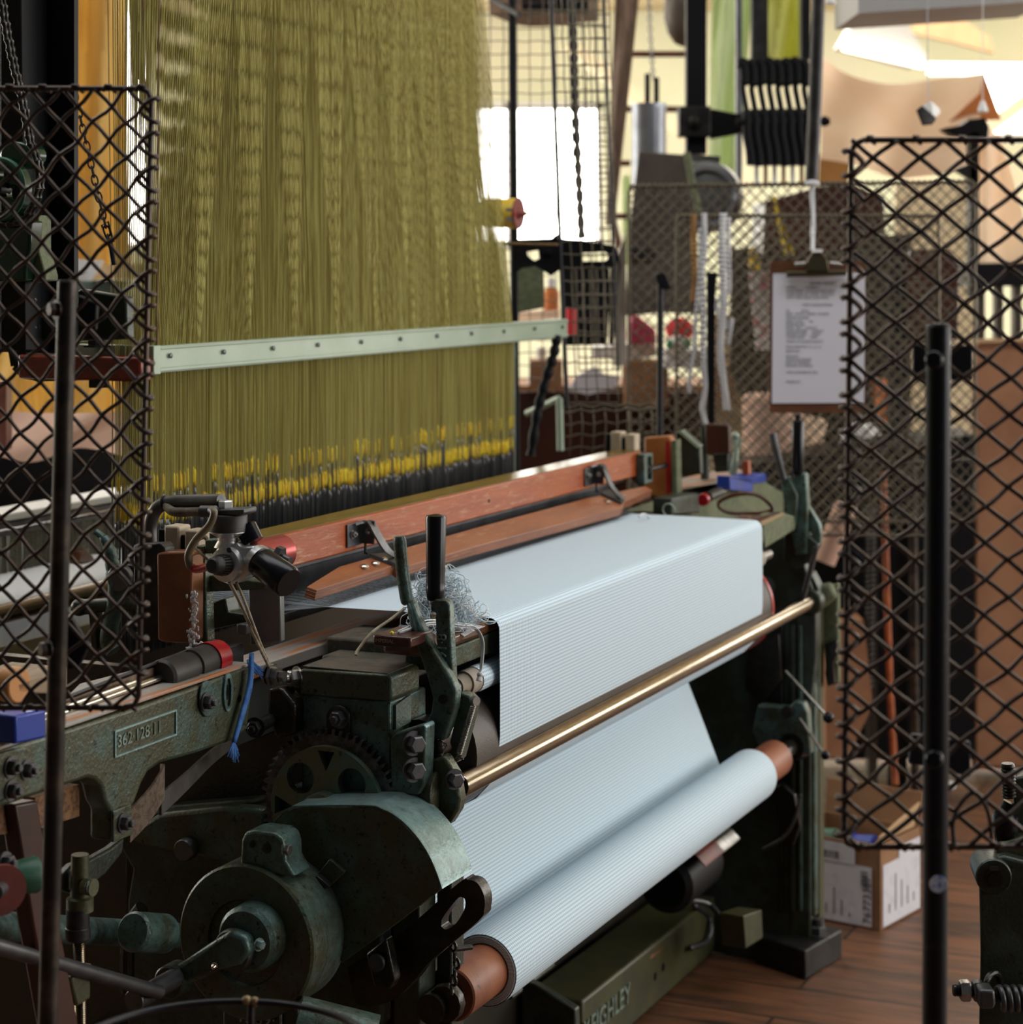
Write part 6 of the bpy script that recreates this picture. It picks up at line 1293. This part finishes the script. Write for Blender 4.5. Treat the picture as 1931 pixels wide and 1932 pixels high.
# dark machinery behind the mesh guards, right
dl = thing('dark_loom', Y(5.8, 1650, 1460), 'dark oily loom standing behind the fine mesh guards', 'loom')
part('top_case', Q(5.8, [(1548, 352), (1600, 345), (1668, 372), (1672, 440), (1560, 480), (1440, 480), (1445, 380)], .3), 'darkwood', dl, .004)
part('board', Q(5.75, [(1720, 470), (1790, 470), (1812, 500), (1808, 640), (1715, 655), (1700, 560)], .05), 'darkwood', dl, .004)
part('back_plate', Q(6.4, [(1380, 470), (1720, 440), (1720, 930), (1600, 880), (1470, 920), (1380, 700)], .05), 'oil', dl)
part('tall_post', Q(5.7, R4(1682, 1712, 470, 1500), .06), 'black', dl)
part('tall_post', Q(5.7, R4(1640, 1656, 820, 1500), .06), 'oil', dl)
part('machine_body', Q(5.85, [(1380, 880), (1840, 820), (1840, 1432), (1560, 1432), (1560, 1250), (1380, 1250)], .3), 'black', dl)
part('front_pipe', MB().cyl(Y(5.68, 1722, 820), Y(5.68, 1728, 1500), .012), 'brownpost', dl)
part('spring', MB().helix(Y(5.6, 1646, 960), Y(5.6, 1640, 1300), .010, .003, 34, 5, 8), 'dksteel', dl, sharp=3)
part('orange_tube', MB().tube([Y(5.6, 1667, 890), Y(5.6, 1672, 1050), Y(5.6, 1674, 1120), Y(5.6, 1680, 1300), Y(5.6, 1690, 1480)], .009, 10), mat('orange rubber tube', (.42, .11, .03), (.25, .06, .02), 30, rough=.5), dl, sharp=1)
part('rail', Q(5.6, [(1560, 880), (1840, 865), (1840, 872), (1560, 888)], .03), 'iron', dl)
part('cross_shaft', MB().cyl(Y(5.6, 1600, 835), Y(5.6, 1700, 850), .035), 'iron', dl)
solo('machine_table', Q(6.3, [(1832, 498), (1990, 495), (1990, 540), (1832, 540)], .4), 'black', 'dark machine table edge above the brown paper roll', 'table')
for i, x in enumerate((1845, 1880, 1915)): solo('table_leg_post', Q(6.5, R4(x, x+14, 540, 1382), .05), 'hood', 'brown upright standing behind the brown paper roll', 'post', 'brown uprights behind the paper roll')
solo('pale_cloth_roll', MB().rev(Y(6.1, 1450, 900), Z, [(0, .075), (.23, .075), (.24, .06)], 24), 'pink', 'upright pale beige cloth roll behind the lower mesh guard', 'roll', bevel=0)
solo('pale_cloth_roll', MB().rev(Y(6.2, 1505, 880), Z+Vector((.2, 0, 0)), [(0, .06), (.15, .06)], 24), 'beige', 'short leaning beige cloth roll below the clipboard', 'roll')
solo('pale_cloth_roll', MB().rev(Y(5.5, 1555, 1060), Vector((.4, 0, 1)), [(0, .03), (.16, .03)], 24), 'pink', 'thin beige roll end to the right of the far black handle', 'roll')
solo('beige_bundle', MB().prism([Y(5.5, *p) for p in ((1555, 1180), (1630, 1170), (1648, 1330), (1600, 1430), (1560, 1430))], Vector((0, .2, 0))), 'kraft', 'brown paper bundle behind the lower left of the right guard', 'bundle')
solo('orange_cloth', sheet([(1640, 715), (1660, 712), (1686, 722)], [(1660, 800), (1680, 800), (1690, 790)], 5.9, 5.9, 8, .02), 'orange', 'orange cloth scrap hanging beside the clipboard', 'cloth')
solo('lace_scrap', MB().ball(Y(5.6, 1625, 822), .06, (.9, .5, .6)), 'lint', 'whitish fluffy scrap below the orange cloth', 'scrap', sharp=3)
solo('striped_paper', Q(6.0, [(1415, 515), (1452, 510), (1458, 660), (1428, 660)], .02), mat('red and white printed paper', (.60, .55, .5), (.5, .06, .09), 22, .54, .6, .8), 'white paper with red print behind the clipboard', 'paper')
solo('yellow_scrap', MB().ball(Y(6, 1422, 482), .02, (.7, .6, 1.2)).ball(Y(6, 1424, 500), .018), 'yellow', 'small yellow plastic scrap behind the mesh guard', 'scrap', sharp=3)
solo('yellow_strap', sheet([(1455, 370), (1460, 370), (1465, 370)], [(1480, 480), (1490, 480), (1500, 480)], 5.7, 5.7, 6, .01), mat('yellow strap', (.45, .34, .02), rough=.7), 'yellow strap hanging beside the dark top case', 'strap')
solo('cream_partition', Q(8, [(1690, 345), (1850, 340), (1860, 860), (1690, 860)], .03), 'cream', 'pale cream partition standing behind the dark loom', 'partition')
solo('pale_fabric_pile', Q(6.6, [(1345, 600), (1385, 590), (1430, 720), (1470, 900), (1340, 905)], .1), 'cream', 'pale cream fabric hanging behind the broad white tape', 'cloth')
# bench with boxes
bn = thing('work_bench', H(0, 1180, 1343), 'cluttered work bench behind the square mesh cage', 'bench')
part('top', Q(6.8, R4(965, 1400, 728, 740), .5), 'card', bn)
part('front', Q(6.75, R4(965, 1400, 740, 1348), .05), 'darkwood', bn)
solo('cardboard_carton', Q(6.6, R4(1180, 1262, 682, 770), .2), 'card', 'brown cardboard carton on the bench behind the guard post', 'carton')
solo('cardboard_carton', Q(6.5, R4(1345, 1392, 690, 765), .2), 'cardlt', 'pale tan carton on the bench right of the flat black post', 'carton')
solo('cardboard_carton', Q(6.7, R4(1000, 1062, 680, 740), .2), 'card', 'brown carton on the bench beside the black strap', 'carton')
solo('paper_sheets', Q(6.55, [(1072, 735), (1090, 708), (1125, 692), (1140, 706), (1172, 710), (1160, 732), (1110, 745)], .03), 'paper', 'loose white paper sheets on the bench inside the mesh cage', 'paper')
solo('white_box', Q(6.7, [(1120, 655), (1238, 645), (1240, 672), (1180, 680), (1120, 676)], .2), 'white2', 'flat white box on the bench behind the pink bag', 'box')
solo('white_box', Q(6.5, R4(1256, 1338, 660, 695), .2), 'white2', 'white plastic box under the red bag on the bench', 'box')
solo('pink_bag', Q(6.6, [(1188, 628), (1196, 590), (1210, 600), (1238, 622), (1240, 648), (1188, 650)], .15), 'magenta', 'dull pink bag on the bench behind the fine mesh', 'bag', bevel=.008)
rb = thing('red_bag', Y(6.5, 1283, 660), 'bright red bag with green and white underside on the bench', 'bag')
part('red_top', MB().ball(Y(6.5, 1283, 622), .045, (1, .6, .85)), 'redcloth', rb, sharp=3)
part('white_base', MB().ball(Y(6.48, 1280, 650), .042, (.9, .6, .7)), 'white2', rb, sharp=3)
part('green_patch', MB().ball(Y(6.45, 1264, 650), .012, (1, .6, 1.3)).ball(Y(6.45, 1298, 648), .012, (1, .6, 1.3)), 'grn', rb, sharp=3)
bo = thing('orange_bottle', Y(6.6, 1045, 600), 'orange bottle with white tops on a shelf behind the screen', 'bottle')
part('body', MB().rev(Y(6.6, 1041, 602), Z, [(0, .024), (.085, .024), (.10, .014)], 20), 'orange', bo)
part('cap', MB().rev(Y(6.6, 1041, 542), Z, [(0, .014), (.03, .014)], 16), 'white2', bo)
solo('shelf_tray', Q(6.55, [(978, 590), (1058, 585), (1058, 605), (978, 610)], .2), 'beige', 'pale pinkish tray on the shelf behind the wire screen', 'tray')
solo('red_tin', MB().rev(Y(5.1, 1078, 632), Z, [(0, .012), (.065, .012)], 16), 'redcloth', 'small bright red tin just right of the pale green frame end', 'tin')
solo('glass_jar', MB().rev(Y(6.85, 1008, 728), Z, [(0, .018), (.03, .018), (.04, .012), (.05, .012)], 20), 'zinc', 'grey glass jar on the bench behind the harness edge', 'jar')
solo('white_cup', MB().rev(Y(6.75, 1022, 682), Z, [(0, .014), (.045, .018)], 20), 'white2', 'white paper cup on the bench behind the wire screen', 'cup')
# paper wrapped roll at right
kr = thing('paper_roll', Y(5.9, 1900, 1452), 'tall brown paper wrapped board standing behind the right wire guard', 'roll')
part('wrapped_body', MB().prism([Y(5.9, *p) for p in ((1838, 655), (1850, 642), (1990, 640), (1990, 1452), (1836, 1452))], Vector((.02, .12, 0))), 'kraft', kr, .012)
part('pale_edge', Q(5.88, [(1840, 650), (1850, 640), (1990, 637), (1990, 644), (1852, 647)], .02), 'cardlt', kr)
solo('floor_scrap', MB().ball(H(.015, 1792, 1482), .018, (1, 1, .7)), 'lint', 'small white fluff ball on the floor beside the thick post', 'scrap', sharp=3)

# ------------------------------------------------------------------ light, camera
def area(name, loc, rot, sx, sy, e, col):
    l = bpy.data.lights.new(name, 'AREA'); l.shape = 'RECTANGLE'; l.size = sx; l.size_y = sy; l.energy = e; l.color = col
    o = bpy.data.objects.new(name, l); C.objects.link(o); o.location = loc; o.rotation_euler = rot; return o
PI = math.pi
for i, y in enumerate((.95, 4.85, 8.75)):
    area('right_window_daylight', (6.75, y+.05, 2.0), (0, PI/2, 0), 2.0, 3.3, 150, (1, .97, .93))
area('skylight', (.8, 4.6, 4.05), (0, 0, 0), 6, 4.5, 290, (.94, .97, 1.0))
area('left_back_fill', (-3.2, 7.2, 3.6), (0, 0, 0), 3.5, 3, 170, (1, .98, .93))  # added overhead fill for the left background and harness, no roof opening
area('left_window_daylight', (-8.9, 9.5, 2.2), (0, -PI/2, 0), 2.2, 5, 380, (1, .98, .94))
area('background_fill', (1.5, 10.2, 3.2), (0, 0, 0), 6, 3, 420, (1, .95, .85))  # added fill lamp to brighten the mill behind, ceiling is closed there
w = bpy.data.worlds.new('World'); bpy.context.scene.world = w; w.use_nodes = True
w.node_tree.nodes['Background'].inputs[0].default_value = (.9, .93, 1, 1); w.node_tree.nodes['Background'].inputs[1].default_value = .045
cd = bpy.data.cameras.new('Camera'); cam = bpy.data.objects.new('Camera', cd); C.objects.link(cam)
cam.location = (0, 0, CH); cam.rotation_euler = (PI/2, 0, 0)
cd.sensor_fit = 'VERTICAL'; cd.sensor_height = 36; cd.lens = F/1932*36; cd.shift_y = -(966-HY)/1932
cd.clip_start = .1; cd.clip_end = 100
cd.dof.use_dof = True; cd.dof.focus_distance = 2.75; cd.dof.aperture_fstop = 6.0
sc = bpy.context.scene; sc.camera = cam
sc.view_settings.view_transform = 'Standard'; sc.view_settings.look = 'None'; sc.view_settings.exposure = 0; sc.view_settings.gamma = 1
sc.cycles.use_denoising = True; sc.cycles.max_bounces = 6; sc.cycles.adaptive_threshold = .015
